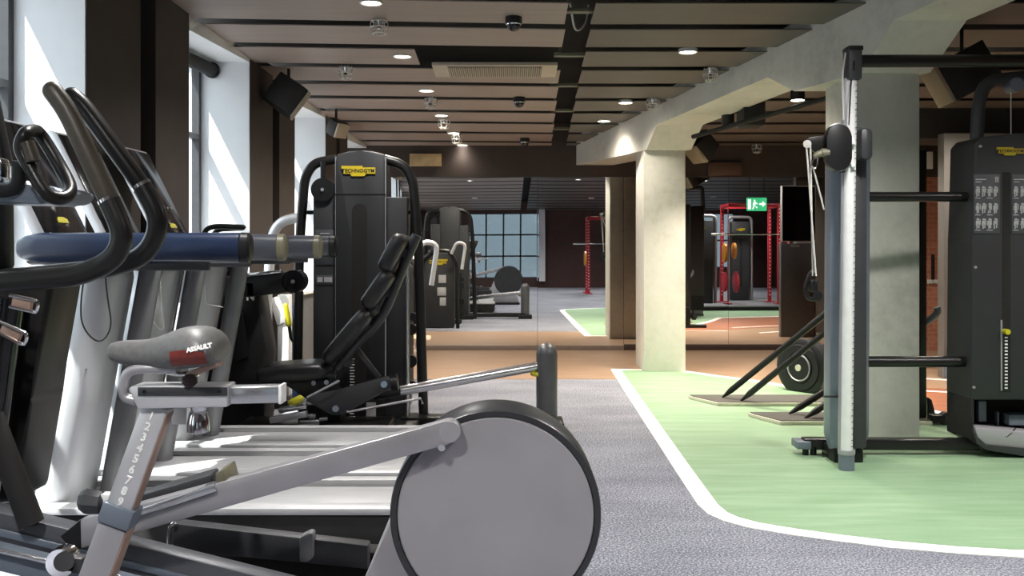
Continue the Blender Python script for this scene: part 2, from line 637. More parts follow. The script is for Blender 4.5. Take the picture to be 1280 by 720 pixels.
for i, (ya, yb) in enumerate(bays):
    zt = min(zc(ya), zc(yb)) - .03
    wf = MB()
    d0, d1 = DEP - .02, DEP + .04
    wall_prism(wf, ya, ya + .05, d0, d1, .87, zt)
    wall_prism(wf, yb - .05, yb, d0, d1, .87, zt)
    wall_prism(wf, ya, yb, d0, d1, .87, .93)
    wall_prism(wf, ya, yb, d0, d1, zt - .06, zt)
    if yb - ya > 2:
        wall_prism(wf, 4.12, 4.17, d0, d1, .87, zt)
    for z in (1.18, 2.23):
        wall_prism(wf, ya + .05, yb - .05, d0, d1, z - .022, z + .022)
    o = struct(wf, f'window_{i + 1}', 'window_frame', 'dark framed window on the left wall', smooth=False)
    gl = MB()
    wall_prism(gl, ya + .05, yb - .05, DEP + .008, DEP + .014, .93, zt - .06)
    p = gl.build('pane', 'window_glass', o, smooth=False)
    p['kind'] = 'structure'
# roller blinds under the window heads
for (ya, yb), lab in (((2.95, 5.34), 'dark roller blind cassette at the head of the nearest left window'), ((6.74, 7.94), 'dark roller blind cassette under the head of the second left window')):
    t = thing('roller_blind', lab, 'blind', (xw(7) - .25, (ya + yb) / 2, 2.7), 'roller blinds in the window heads')
    zt = min(zc(ya), zc(yb)) - .10
    a, b = Vector((xw(ya) - .30, ya + .015, zt)), Vector((xw(yb) - .30, yb - .015, zt))
    MB().tube([a, b], .055, 16).build('cassette', 'black_matte', t)
    MB().tube([b - (b - a).normalized() * .03, b - (b - a).normalized() * .004], .066, 16).build('end_bracket', 'black_plastic', t)

# ---- mirror wall
zb0 = 2.2
mw = MB()
mw.span((-2.6, YM + .06, 0), (5.0, YM + .3, 3.4))
mw.span((-2.6, YM - .02, 0), (-1.75, YM + .1, 3.0))
struct(mw, 'wall_far', 'pier_dark', 'dark wall behind the mirror panels', smooth=False)
bk = MB()
bk.prism([(-2.6, YM - .03, zb0), (8.0, YM - .03, zb0), (8.0, YM - .03, 2.9), (-2.6, YM - .03, 2.9)], (0, .14, 0))
struct(bk, 'trim_2', 'bulkhead', 'dark brown band above the mirrors', smooth=False)
seams = [-1.75, .325, 1.42, 2.75, 3.85, 5.0]
tilt = [(.0015, 0), (.0, .0), (-.004, .0), (.0, .0), (.003, 0)]
mlabs = ['mirror panel at the left end, behind the weight machine', 'mirror panel left of the nearer-to-wall concrete column',
         'mirror panel directly behind the far concrete column', 'mirror panel reflecting the red racks', 'mirror panel behind the cable machine']
for k in range(5):
    a, b = seams[k] + .002, seams[k + 1] - .002
    mm = MB()
    mm.span((a, YM, .06), (b, YM + .012, zb0 + .01))
    o = mm.build('mirror_panel', 'mirror_glass', loc=((a + b) / 2, YM, .06), smooth=False)
    o.rotation_euler.z = tilt[k][0]
    tag(o, mlabs[k], 'mirror', 'mirror panels on the far wall', 'structure')
struct(MB().span((-1.75, YM - .015, 0), (1.42, YM + .06, .06), .004), 'baseboard_far_left', 'skirting', 'brown baseboard under the left mirrors')
struct(MB().span((1.42, YM - .012, 0), (5.0, YM + .06, .075), .004), 'baseboard_far_right', 'skirting_dark', 'dark baseboard under the right mirrors')
struct(MB().span((5.0, YM - .02, 0), (RIGHT, YM + .3, 3.4)), 'wall_far_right', 'brick', 'red brick wall at the far right', smooth=False)
struct(MB().span((4.33, 9.62, .0), (5.4, 9.76, 2.46)), 'wall_right_pier', 'pillar_grey', 'plain grey pillar at the right', smooth=False)
struct(MB().span((4.32, 9.605, .0), (5.41, 9.63, .20), .004), 'baseboard_right', 'slate', 'blue grey baseboard of the grey pillar')
struct(MB().span((3.9, 9.9, 2.44), (8, 10.4, 2.85)), 'trim_3', 'pier_dark', 'dark beam over the grey pillar', smooth=False)
sk = thing('wall_socket', 'small bronze socket plate low on the grey pillar', 'socket', at(1189, 441, 9.61))
MB().box(at(1187, 441, 9.613), (.055, .014, .09), .004).build('face_plate', 'box_brown', sk)
MB().box(at(1193, 441, 9.60), (.02, .04, .085), .003).build('plug', 'black_plastic', sk)

# right and rear walls
struct(MB().span((RIGHT, REAR, 0), (RIGHT + .2, YM + .3, 3.6)), 'wall_right', 'rear_brown', smooth=False)
rw = MB()
WX0, WX1, WZ0, WZ1 = -1.28, .84, .28, 2.3
rw.span((-4, REAR - .2, 0), (WX0, REAR, 3.4))
rw.span((WX1, REAR - .2, 0), (3.0, REAR, 3.4))
rw.span((6.8, REAR - .2, 0), (RIGHT + .2, REAR, 3.4))
rw.span((WX0, REAR - .2, 0), (WX1, REAR, WZ0))
rw.span((WX0, REAR - .2, WZ1), (WX1, REAR, 3.4))
rw.span((3.0, REAR - .2, 0), (6.8, REAR, .6))
rw.span((3.0, REAR - .2, 2.3), (6.8, REAR, 3.4))
struct(rw, 'wall_rear', 'rear_brown', 'dark red-brown rear wall seen in the mirror', smooth=False)


def rear_window(n, x0, x1, z0, z1, nx, nz, label):
    wf = MB()
    for k in range(nx + 1):
        x = x0 + (x1 - x0) * k / nx
        wf.span((x - .025, REAR - .12, z0), (x + .025, REAR - .06, z1))
    for k in range(nz + 1):
        z = z0 + (z1 - z0) * k / nz
        wf.span((x0, REAR - .12, z - .025), (x1, REAR - .06, z + .025))
    o = struct(wf, f'window_{n}', 'window_frame', label, smooth=False)
    p = MB().span((x0, REAR - .10, z0), (x1, REAR - .09, z1)).build('pane', 'tinted_glass', o, smooth=False)
    p['kind'] = 'structure'


rear_window(8, WX0, WX1, WZ0, WZ1, 4, 3, 'gridded rear window seen in the mirror')
rear_window(9, 3.0, 6.8, .6, 2.3, 5, 2, 'second rear window behind the camera')
struct(MB().span((WX1 - .02, REAR - .02, .2), (WX1 + .16, REAR + .16, 2.5)), 'trim_4', 'reveal_white', 'white jamb beside the rear window', smooth=False)

# ---- ceiling: boards with dark gaps, split by a service slot
SL = lambda Y: .5625 + .0215 * (Y - 6.43) if Y > 3 else .4888       # right edge of the slot
SLl = lambda Y: .375 + .0215 * (Y - 6.43) if Y > 3 else .30
cm, cr = MB(), MB()


def board(mb, x0, x1, y0, y1, skew):
    def P(x, y):
        yy = y + skew * (x - .4)
        return Vector((x, yy, zc(yy)))
    o = [P(x0, y0), P(x1, y0), P(x1, y1), P(x0, y1)]
    mb.prism(o, (0, 0, .008))


y = 7.045
ys = []
k = -20
while True:
    ya = 7.045 + .613 * k
    if ya > YM + .3: break
    if ya > REAR - .4: ys.append((k, ya))
    k += 1
for k, ya in ys:
    xl = xw(max(ya, REAR)) - .02
    if k == 1:
        board(cm, xl, -.78, ya + .07, ya + .543, .055)
    else:
        board(cm, xl, SLl(ya + .3), ya + .07, ya + .543, .055)
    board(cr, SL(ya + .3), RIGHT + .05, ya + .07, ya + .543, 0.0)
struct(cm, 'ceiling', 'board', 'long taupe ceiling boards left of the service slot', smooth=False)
struct(cr, 'ceiling_right', 'board_right_shaded', 'long taupe ceiling boards right of the service slot, coloured darker for shade', smooth=False)
vm = MB()
for a, b in ((REAR - .3, 3), (3, 5), (5, YM + .4)):
    vm.prism([(xw(a) - DEP - .08, a, zc(a) + .28), (RIGHT + .3, a, zc(a) + .28), (RIGHT + .3, b, zc(b) + .28), (xw(b) - DEP - .08, b, zc(b) + .28)], (0, 0, .08))
struct(vm, 'ceiling_void', 'void_black', 'black void above the ceiling boards', smooth=False)
# brackets and cables in the service slot
for i, (px, py) in enumerate(((722, 22), (712, 76), (705, 113), (703, 144), (700, 166))):
    p = cl(px, py)
    b = MB().box((p.x, p.y, zc(p.y) + .05), (.26, .07, .03), .004)
    b.box((p.x - .08, p.y, zc(p.y) + .15), (.02, .03, .22))
    o = b.build('hanger_bracket', 'olive_cap', loc=(p.x, p.y, zc(p.y) + .05))
    tag(o, ['metal hanger bracket in the ceiling slot, nearest the camera', 'metal hanger bracket in the ceiling slot beside the air vent',
            'metal hanger bracket in the ceiling slot just past the air vent', 'second metal hanger bracket from the mirror in the ceiling slot',
            'metal hanger bracket in the ceiling slot closest to the mirror'][i], 'bracket', 'hanger brackets in the ceiling slot')
p = cl(722, 45)
q = [Vector((p.x - .07, p.y - .2, zc(p.y) + .2)), Vector((p.x - .02, p.y, zc(p.y) + .02)), Vector((p.x + .07, p.y + .05, zc(p.y) + .10)), Vector((p.x + .09, p.y + .1, zc(p.y) + .26))]
tag(MB().tube(fillet(q, .1), .008, 8).build('ceiling_cable', 'cord', loc=p), 'grey cable looping down inside the ceiling slot', 'cable')

# ---- concrete columns and beam
BL = lambda Y: 1.388 - .279 * (Y - 10.12)
struct(MB().span((1.388, 10.12, 0), (1.83, 10.77, 2.42), .012), 'concrete_column', 'concrete', 'square concrete column nearest the mirror wall')
struct(MB().span((2.365, 6.6, 0), (2.805, 7.25, 2.60), .012), 'concrete_column', 'concrete', 'wide concrete column behind the cable machine')
prof = [(12.17, 1.0), (10.95, .99), (10.05, .987), (9.8, 1.215), (9.0, 1.265), (8.2, 1.315), (7.72, 1.34), (7.35, 1.17), (6.55, 1.17), (6.22, 1.45), (5.2, 1.53), (4.0, 1.56), (2.4, 1.56)]
bmx = MB()
rings = []
for yy, dz in prof:
    L = BL(yy)
    zt = zc(yy) + .12
    rings.append([(L, yy, H + dz), (L + .47, yy, H + dz), (L + .47, yy, zt), (L, yy, zt)])
bmx.loft(rings)
o = struct(bmx, 'concrete_beam', 'concrete', 'haunched concrete beam crossing the ceiling over both columns', smooth=False)

# ------------------------------------------------------------------ treadmills
def hand_rail(t, yy, xe, m, mc):
    """padded rail along X ending at xe"""
    sq = lambda v: math.copysign(abs(v) ** .75, v)
    ang = [2 * math.pi * j / 20 for j in range(20)]
    sec = lambda x, k: [(x, yy + .047 * k * sq(math.cos(a)), 1.333 + .066 * k * sq(math.sin(a))) for a in ang]
    r = MB().loft([sec(x, k) for x, k in ((-2.135, .35), (-2.125, .62), (-2.09, .86), (-2.03, 1), (-1.25 if xe > -1.25 else -1.5, 1), (xe - .045, 1))])
    rl = r.build('hand_rail', m, t)
    MB().loft([sec(x, k) for x, k in ((xe - .045, .93), (xe - .04, 1.02), (xe - .01, 1.0), (xe, .8))]).build('end_cap', mc, rl)
    MB().span((-1.95, yy - .02, 1.235), (xe - .18, yy + .02, 1.275), .008).build('rail_bracket', 'graphite', rl)


def make_treadmill(y0, label, first=False, last=False):
    w = .56
    t = thing('treadmill', label, 'treadmill', (-1.3, y0 + w / 2, 0), 'treadmills in a row facing the windows')
    y1 = y0 + w
    XR = -.36
    b = MB()
    b.prism([(-2.30, y0 + .01, .02), (XR - .04, y0 + .01, .02), (XR, y0 + .01, .07), (XR, y0 + .01, .185), (-1.95, y0 + .01, .20), (-2.30, y0 + .01, .20)], (0, w - .02, 0), .012)
    b.build('base', 'black_matte', t)
    b = MB().span((-2.02, y0 + .125, .17), (XR + .005, y1 - .132, .208), .012)
    b.build('running_belt', 'belt', t)
    for s in (0, 1):
        fr = MB()
        if s == 0:
            o = [(XR, y0, .19), (XR, y0 + .098, .19), (-1.98, y0 + .098, .19), (-2.10, y0 + .09, .19), (-2.10, y0, .19)]
        else:
            o = [(XR, y1, .19), (XR, y1 - .085, .19), (-1.93, y1 - .085, .19), (-2.13, y1 - .25, .19), (-2.24, y1 - .25, .19), (-2.24, y1, .19)]
        fr.prism(o, (0, 0, .034 if s else .030), .006)
        fr.build('foot_rail', 'foot_rail', t)
    MB().tube([(XR - .02, y0 + .12, .17), (XR - .02, y1 - .09, .17)], .034, 14).build('end_roller', 'black_plastic', t)
    # slanted upright with its dark front strip
    u = MB()
    u.prism([(-2.158, y0 + .10, .05), (-1.958, y0 + .10, .05), (-1.735, y0 + .10, 1.29), (-1.935, y0 + .10, 1.29)], (0, .33, 0), .094, 5)
    up = u.build('upright', 'upright_silver', t)
    MB().box((-1.868, y0 + .265, .80), (.004, .32, .006), rot=Matrix.Rotation(-.18, 3, 'Y')).build('seam', 'upright_dark', up)
    MB().tube([(-1.855, y0 + .34, .20), (-1.66, y0 + .34, 1.29)], .05, 16).build('upright_trim', 'upright_dark', t)
    MB().span((-2.10, y0 + .03, 1.26), (-1.62, y1 - .03, 1.315), .02).build('cross_bar', 'charcoal', t)
    # rails
    hand_rail(t, y0 + .045, -1.125, 'navy' if first else 'rail_grey', 'black_plastic' if first else 'olive_cap')  # navy puts the sky's reflection on blackish vinyl into the colour
    hand_rail(t, y1 - .045, -1.125 if last else -1.32, 'rail_grey', 'black_plastic')
    # console leaning towards the window
    ya, yb = y0 + .09, y0 + .52
    o = [(-2.02, ya, 1.28), (-2.05, ya, 1.30), (-2.36, ya, 1.905), (-2.335, ya, 1.925), (-2.30, ya, 1.915), (-1.995, ya, 1.30)]
    cs = MB().prism(o, (0, yb - ya, 0), .006).build('console', 'silver', t)
    d = Vector((-.305, 0, .615)).normalized()
    nrm = Vector((d.z, 0, -d.x))
    c0 = Vector((-2.1475, (ya + yb) / 2, 1.6075)) + nrm * .003
    rot = Matrix((d, Vector((0, 1, 0)), d.cross(Vector((0, 1, 0))))).transposed()
    sc = MB().box(c0, (.66, yb - ya - .012, .008), .003, rot).build('screen', 'black_gloss', cs)
    q = c0 - d * .185 + nrm * .007
    lg = MB().prism([q + Vector((0, -.05, 0)), q + Vector((0, .05, 0)) , q + Vector((0, .05, 0)) + d * .02, q + Vector((0, .02, 0)) + d * .03, q + Vector((0, -.03, 0)) + d * .03, q + Vector((0, -.05, 0)) + d * .014], nrm * .002).build('logo_mark', 'lime_yellow', cs)
    q = c0 - d * .05 + nrm * .006
    kp = MB()
    for i in range(5):
        kp.box(q + Vector((0, -.12 + .06 * i, 0)), (.012, .025, .004), 0, rot)
    join_into(kp, sc, 'upright_dark')
    return t


tm = make_treadmill(4.1, 'treadmill nearest the camera, with the long shiny hand rail tinted navy for sky reflection', first=True)
tm2 = make_treadmill(4.75, 'middle treadmill of the row, its belt just behind the nearest one')
tm3 = make_treadmill(5.41, 'treadmill farthest from the camera, beside the black weight machine', last=True)
tm3.location.x += .045
# earphone leads hanging from the rails


def lead(pts, label, m, r=.0035):
    q = fillet(pts, .2, 8)
    tag(MB().tube(q, r, 6).build('earphone_cable', m, loc=q[0]), label, 'cable', 'earphone cables hanging from the treadmills')


Yc = 4.15
lead([at(107, 338, Yc), at(101, 372, Yc), at(101, 408, Yc), at(124, 432, Yc), at(141, 410, Yc), at(134, 372, Yc), at(131, 338, Yc)], 'black cable loop hanging before the nearest silver treadmill upright', 'black_metal')
Yc = 4.815
lead([at(187, 338, Yc), at(185, 385, Yc), at(195, 408, Yc), at(206, 414, Yc), at(204, 390, Yc), at(199, 338, Yc)], 'pale cable loop hanging before the second treadmill upright', 'cord')
Yc = 5.43
lead([at(252, 316, Yc), at(257, 365, Yc), at(258, 381, Yc), at(268, 382, Yc), at(279, 384, Yc)], 'white cable end hanging above the bike saddle', 'cord')

# ------------------------------------------------------------------ elliptical trainer in the foreground
ye = 2.9
el = thing('elliptical_trainer', 'large elliptical trainer in the foreground with the big grey disc', 'elliptical trainer', (-.5, 3.0, 0))
dc = at(619.5, 645, ye)
dr = 132.5 / F * ye
U, V = (1, 0, 0), (0, 0, 1)
h = MB()                                          # drum: rim and body
prof = [(dr - .022, ye + .012), (dr - .02, ye), (dr - .004, ye), (dr, ye + .006), (dr, ye + .20), (dr - .012, ye + .215)]
h.loft([arc((dc.x, yy, dc.z), r, 0, 360 - 360 / 72, 71, U, V) for r, yy in prof])
drum = h.build('wheel_drum', 'graphite', el)
MB().loft([arc((dc.x, yy, dc.z), dr - .0225 * 1.02 - o, 0, 360 - 360 / 72, 71, U, V) for yy, o in ((ye + .05, 0.0), (ye + .003, 0.0), (ye - .001, .004))]).build('disc_cover', 'disc_grey', drum)
h = MB()
h.prism([at(495, 628, ye + .06), at(560, 640, ye + .06), at(640, 700, ye + .06), at(700, 790, ye + .06), (dc.x + .25, ye + .06, .02), (-.55, ye + .06, .02), at(440, 760, ye + .06)], (0, .14, 0), .012)
h.build('rear_housing', 'disc_grey', el)
# link arm from the drum to the front crank
la = MB()
A, B = at(562, 540, ye - .045), at(92, 671, ye - .16)
d = (A - B).normalized()
up = Vector((-d.z, 0, d.x)).normalized()
hw = .0335
n = Vector((0, .055, 0))
end = [A + (d * math.cos(a) + up * math.sin(a)) * hw for a in [math.radians(x) for x in range(-90, 91, 15)]]
o = end + [B + up * (hw + .006) + d * .02, B + up * .012 - d * .03, B - up * .03 - d * .012, B - up * (hw + .004)]
la.prism(o, n, .004)
arm = la.build('link_arm', 'bar_grey', el)
MB().cyl(A + Vector((0, -.004, 0)), A + Vector((0, .05, 0)), .031, seg=28).build('pivot_cap', 'disc_grey', arm)
c = at(553, 557, ye - .02)
MB().cyl(c + Vector((0, -.03, 0)), c + Vector((0, .03, 0)), .011).build('pivot_bolt', 'chrome', arm)
MB().prism([p + Vector((0, -.004, 0)) for p in (B + up * (hw + .008) + d * .03, B + up * .012 - d * .034, B - up * .032 - d * .016, B - up * (hw + .006) + d * .012)], (0, .064, 0), .004).build('end_cap', 'black_plastic', arm)
# pedal: rail, tread and end stop along the arm
pd = MB()
P0, P1 = at(160, 644, ye - .13), at(272, 607, ye - .10)
pd.beam(P0, P1, .06, .022, .003, up)
pdl = pd.build('pedal_rail', 'brushed_steel', arm)
MB().beam(at(160, 628, ye - .02), at(270, 595, ye), .10, .034, .006, up).build('pedal_tread', 'charcoal', pdl)
MB().prism([at(269, 592, ye - .1), at(279, 587, ye - .1), at(284, 605, ye - .1), at(271, 611, ye - .1)], (0, .12, 0), .003).build('end_stop', 'olive_cap', pdl)
# base frame beams running from the front to the rear housing
fr = MB()
a0, a1 = at(-40, 643, 2.84), at(470, 768, 3.02)
fr.beam(a0, a1, .09, .088, .008)
fr.build('base_beam', 'beam_grey', el)
MB().beam(at(-30, 658, 2.79), at(330, 747, 2.93), .012, .02, .003).build('beam_edge', 'slate', el)
MB().beam(at(-20, 690, 2.50), at(300, 768, 2.62), .05, .06, .006).build('base_beam', 'slate', el)
MB().beam(at(-20, 684, 2.47), at(150, 722, 2.52), .01, .012, .002).build('beam_edge', 'brushed_steel', el)
MB().span((-1.25, 2.45, .0), (-1.16, 3.0, .30), .01).build('front_foot', 'black_metal', el)
MB().span((-.35, 2.98, .0), (.2, 3.2, .05), .01).build('rear_foot', 'black_metal', el)
# second link arm on the far side with its bracket
s = MB()
s.prism([at(215, 654, 3.12), at(460, 682, 3.12), at(460, 712, 3.12), at(215, 688, 3.12)], (0, .06, 0), .006)
far = s.build('link_arm', 'charcoal', el)
s = MB()
s.prism([at(374, 672, 3.09), at(386, 666, 3.09), at(391, 667, 3.09), at(391, 698, 3.09), at(384, 703, 3.09), at(374, 703, 3.09)], (0, .05, 0), .006)
s.build('arm_bracket', 'upright_dark', far)
MB().tube(fillet([at(219, 653, 3.1), at(212, 658, 3.1), at(210, 680, 3.1), at(216, 688, 3.1)], .02), .006, 8).build('hook', 'chrome', far)
MB().span((-1.2, 3.2, .02), (-.42, 3.3, .325), .02).build('base_shadow_block', 'black_matte', el)  # black box added for the base lying in shadow
# crank joint near the front
c = at(77, 703, 2.41)
cj = MB().loft([arc((c.x, yy, c.z), r, 0, 345, 23, U, V) for r, yy in ((.028, 2.40), (.036, 2.40), (.038, 2.41), (.038, 2.44))]).build('crank_ring', 'chrome', el)
MB().cyl(at(80, 702, 2.37), at(80, 702, 2.45), .024).build('crank_pin', 'charcoal', cj)
MB().beam(at(82, 703, 2.42), at(106, 705, 2.42), .04, .04, .006).build('crank_lug', 'charcoal', cj)
# black mast at the left edge with its bottle clips
m = MB()
m.prism([at(-40, 352, 3.0), at(66, 352, 3.0), at(38, 500, 3.0), at(20, 628, 3.0), at(-60, 640, 3.0)], (0, .22, 0), .02)
mast = m.build('mast', 'black_metal', el)
MB().tube([at(10, 372, 2.93), at(-28, 660, 2.9)], .05, 16).build('mast_tube', 'black_gloss', mast)
for (x0, y0, x1, y1) in ((12, 369, 48, 384), (-2, 402, 34, 424)):
    cp = MB().tube(fillet([at(x0, y0, 2.86), at(x1 - 6, y1 - 9, 2.86), at(x1, y1 - 6, 2.86), at(x1 - 3, y1 + 7, 2.86), at(x1 - 10, y1 + 5, 2.86), at(x0, y0 + 14, 2.86)], .015), .006, 8).build('bottle_clip', 'chrome', mast)
    MB().beam(at(x0 + 4, y0 + 9, 2.87), at(x1 - 8, y1 - 2, 2.87), .02, .03, .004).build('clip_pad', 'copper_side', cp)
MB().tube([at(-12, 520, 2.8), at(40, 655, 2.8)], .035, 14).build('brace', 'black_matte', el)
# console tray with the fixed loop handle
ty = 2.75
tr = MB()
tr.prism([at(-40, 226, ty), at(2, 228, ty), at(66, 233, ty), at(80, 240, ty), at(72, 252, ty), at(50, 255, ty), at(-40, 253, ty)], (0, .22, 0), .012)
tray = tr.build('console_tray', 'slate', el)
MB().tube(fillet([at(-30, 240, ty - .01), at(16, 238, ty - .01), at(24, 226, ty - .01), at(24, 208, ty - .01)], .03), .02, 10).build('tray_lip', 'black_plastic', tray)
MB().prism([at(12, 199, ty + .1), at(34, 203, ty + .1), at(44, 226, ty + .1), at(12, 224, ty + .1)], (0, .06, 0), .01).build('phone_rest', 'black_plastic', tray)
MB().box(at(-4, 213, ty + .12), (.06, .06, .075), .015).build('cup_holder', 'chrome', tray)
MB().tube([at(-14, 120, ty + .3), at(4, 208, ty + .3)], .03, 12).build('console_arm', 'black_plastic', tray)
MB().tube([at(-8, 330, ty + .3), at(-10, 226, ty + .2)], .06, 14).build('neck', 'black_plastic', el)
lp = [at(31, 168, 2.72), at(26, 186, 2.72), at(40, 214, 2.72), at(58, 242, 2.72), at(78, 248, 2.75), at(88, 236, 2.80), at(74, 206, 2.84), at(50, 168, 2.84), at(40, 164, 2.78)]
dense = []
n = len(lp)
for i in range(n):                                  # smooth closed loop
    p0, p1, p2, p3 = lp[i - 1], lp[i], lp[(i + 1) % n], lp[(i + 2) % n]
    for k in range(5):
        t = k / 5
        dense.append(0.5 * ((2 * p1) + (p2 - p0) * t + (2 * p0 - 5 * p1 + 4 * p2 - p3) * t * t + (3 * p1 - p0 - 3 * p2 + p3) * t ** 3))
hl = MB().tube(dense, .0195, 14, closed=True).build('loop_handle', 'black_metal', el)
MB().tube([at(34, 178, 2.712), at(42, 202, 2.712)], .0200, 14).build('pulse_sensor', 'foam_grip', hl)
# two long moving arms
Y1, Y2 = 2.6, 3.0
p1 = fillet([at(-50, 357, Y1), at(95, 345, Y1), at(141, 327, Y1), at(156, 294, Y1), at(136, 250, Y1)], [.03, .07, .07], 8)
ha = MB().tube(p1, .0295, 18).build('moving_arm', 'black_metal', el)
MB().tube(fillet([at(136, 250, Y1), at(84, 138, Y1), at(66, 114, Y1)], .05), .0272, 18, rnd=True).build('foam_grip', 'foam_grip', ha)
MB().tube([at(135, 248, Y1), at(136.8, 251.6, Y1)], .0300, 18).build('grip_ring', 'chrome', ha)
p2 = fillet([at(-30, 352, Y2), at(130, 336, Y2), at(182, 322, Y2), at(202, 278, Y2), at(177, 232, Y2)], [.03, .08, .07], 8)
hb = MB().tube(p2, .031, 18).build('moving_arm', 'black_metal', el)
MB().tube(fillet([at(177, 232, Y2), at(104, 132, Y2), at(90, 120, Y2)], .05), .028, 18, rnd=True).build('foam_grip', 'black_metal', hb)
MB().tube([at(176, 230.5, Y2), at(178.4, 234.2, Y2)], .0318, 18).build('grip_ring', 'chrome', hb)

# ------------------------------------------------------------------ air bike: saddle, slider, post
yb = 2.25
bk = thing('exercise_bike', 'exercise bike with a worn grey saddle on a silver post in the foreground', 'exercise bike', at(120, 720, yb) * 1 + Vector((0, 0, -.5)))
bk.location = (-.97, yb, 0)
# saddle: cross sections from nose (left) to tail (right)
secs = [(137, 437, 6, .016), (140, 440, 12, .024), (150, 440.5, 15, .028), (168, 442, 17.5, .03), (188, 443, 18.5, .036), (208, 440, 23, .050), (226, 436, 27, .072), (246, 433, 27, .092), (262, 433.5, 25, .10), (273, 436, 20, .095), (279, 440, 11, .075)]
rings = []
for (x, y, hh, w) in secs:
    c = at(x, y, yb)
    hz = hh / F * yb
    rg = []
    for j in range(24):
        a = 2 * math.pi * j / 24
        cs_, sn = math.cos(a), math.sin(a)
        zz = hz * (sn if sn > 0 else sn * .95)
        rg.append((c.x, c.y + w * math.copysign(abs(cs_) ** .8, cs_), c.z + math.copysign(abs(zz) ** 1.0, zz)))
    rings.append(rg)
sad = MB().loft(rings)
sad = sad.build('saddle', 'saddle', bk)
mod = sad.modifiers.new('smooth', 'SUBSURF')
mod.levels = mod.render_levels = 1


# side decal follows the saddle flank
fl_ = MB()
rr = []
for (x, y, hh, w) in secs[6:10]:
    c = at(x, y, yb)
    hz = hh / F * yb
    rr.append((c, hz, w))
vv = []
for (c, hz, w) in rr:
    col = []
    for e in (2, -14, -30, -46):
        sn = math.sin(math.radians(e))
        cs_ = -math.cos(math.radians(e))
        zz = hz * (sn if sn > 0 else sn * .95)
        col.append(fl_.bm.verts.new((c.x, c.y + w * 1.03 * math.copysign(abs(cs_) ** .8, cs_) - .002, c.z + zz)))
    vv.append(col)
for i in range(len(vv) - 1):
    for j in range(3):
        fl_.bm.faces.new((vv[i][j], vv[i + 1][j], vv[i + 1][j + 1], vv[i][j + 1]))
fl_.build('side_decal', 'decal_red', sad)
text_mb('ASSAULT', .0145, at(249, 435, yb - .1025), Vector((1, -.05, .22)), Vector((-.22, .35, .95)), .003, bold=.0008).build('lettering', 'print_white', sad, smooth=False)
# under-saddle rail and clamp
MB().tube(fillet([at(166, 456, yb), at(190, 459, yb - .02), at(215, 468, yb - .02), at(248, 468, yb - .02)], .05), .005, 8).build('saddle_rail', 'chrome', sad)
MB().cyl(at(237, 476, yb - .04), at(237, 476, yb + .04), .016).build('saddle_clamp', 'chrome', sad)
MB().cyl(at(237, 465, yb), at(237, 492, yb), .018).build('saddle_stem', 'charcoal', sad)
MB().prism([at(232, 466, yb - .03), at(268, 452, yb - .03), at(272, 458, yb - .03), at(236, 474, yb - .03)], (0, .06, 0), .003).build('tail_skirt', 'copper_side', sad)
# slider
sl = MB()
sl.prism([at(160, 487, yb - .035), at(164, 482.5, yb - .035), at(284, 482, yb - .035), at(284, 509, yb - .035), at(172, 511.5, yb - .035)], (0, .07, 0), .004)
slider = sl.build('seat_slider', 'silver', bk)
MB().span(at(172, 495, yb - .0375), at(284, 484, yb - .0345) + Vector((0, .003, 0)), .001).build('slider_face', 'charcoal', slider)
MB().beam(at(282, 493, yb), at(352, 491.5, yb), .045, .04, .005).build('slider_bar', 'brushed_steel', slider)
MB().box(at(353, 491.5, yb), (.008, .05, .044), .002).build('bar_end', 'white_metal', slider)
for x in (180, 274):
    MB().cyl(at(x, 489, yb - .042), at(x, 489, yb - .034), .004, seg=12).build('rivet', 'chrome', slider)
MB().tube(fillet([at(222, 462, yb - .02), at(168, 460, yb - .02), at(155, 470, yb - .02), at(153, 497, yb - .02), at(170, 501, yb - .02)], .04), .0115, 12).build('rear_hoop', 'bar_grey', slider)
kb = MB().loft([arc((at(248, 505, yb).x, yb, z), r, 0, 345, 23, (1, 0, 0), (0, 1, 0)) for r, z in ((.006, at(0, 501, yb).z), (.016, at(0, 502, yb).z), (.02, at(0, 506, yb).z), (.018, at(0, 511, yb).z), (.017, at(0, 513, yb).z), (.022, at(0, 516, yb).z), (.026, at(0, 530, yb).z), (.026, at(0, 539, yb).z), (.012, at(0, 542, yb).z))])
kb.build('slider_knob', 'chrome', slider)
MB().box(at(224, 519, yb + .05), (.036, .004, .044), .001).build('size_tag', 'print_white', slider)
# post: inner post with numbered scale, collar and lower tube
T, B = at(199, 505, yb), at(150, 640, yb)
d = (T - B).normalized()
post = MB().beam(B, T, .05, .062, .006, up=(d.z, 0, -d.x)).build('seat_post', 'silver', bk)
side = Vector((d.z, 0, -d.x))
MB().beam(B + side * .0305, T + side * .0305 - d * .01, .044, .004, .001, up=side).build('post_edge', 'copper_side', post)
sc_ = MB()
for k in range(9):
    q = B + d * (.032 + .0265 * k) + Vector((0, -.0255, 0))
    text_mb(str(9 - k), .027, q, Vector((d.z, 0, -d.x)), d, .002, sc_, bold=.0006)
join_into(sc_, post, 'print_white')
C0, C1 = at(155, 629, yb), at(146, 654, yb)
MB().beam(C1, C0, .064, .077, .006, up=side).build('post_collar', 'slate', bk)
L = at(120, 722, yb) - (T - B).normalized() * .62
low = MB().beam(L, C1, .056, .070, .006, up=side).build('lower_post', 'bar_grey', bk)
MB().beam(L + side * .0355, C1 + side * .0355, .05, .003, .001, up=side).build('post_edge', 'copper_side', low)
k0 = at(141, 630, yb + .01)
kn = MB().loft([arc((k0.x - x, k0.y, k0.z + .0 + x * .1), r, 0, 315, 7, (0, 1, 0), (0, 0, 1)) for x, r in ((.018, .012), (.025, .027), (.06, .031), (.075, .022), (.08, .01))])
kn.build('height_knob', 'charcoal', bk)
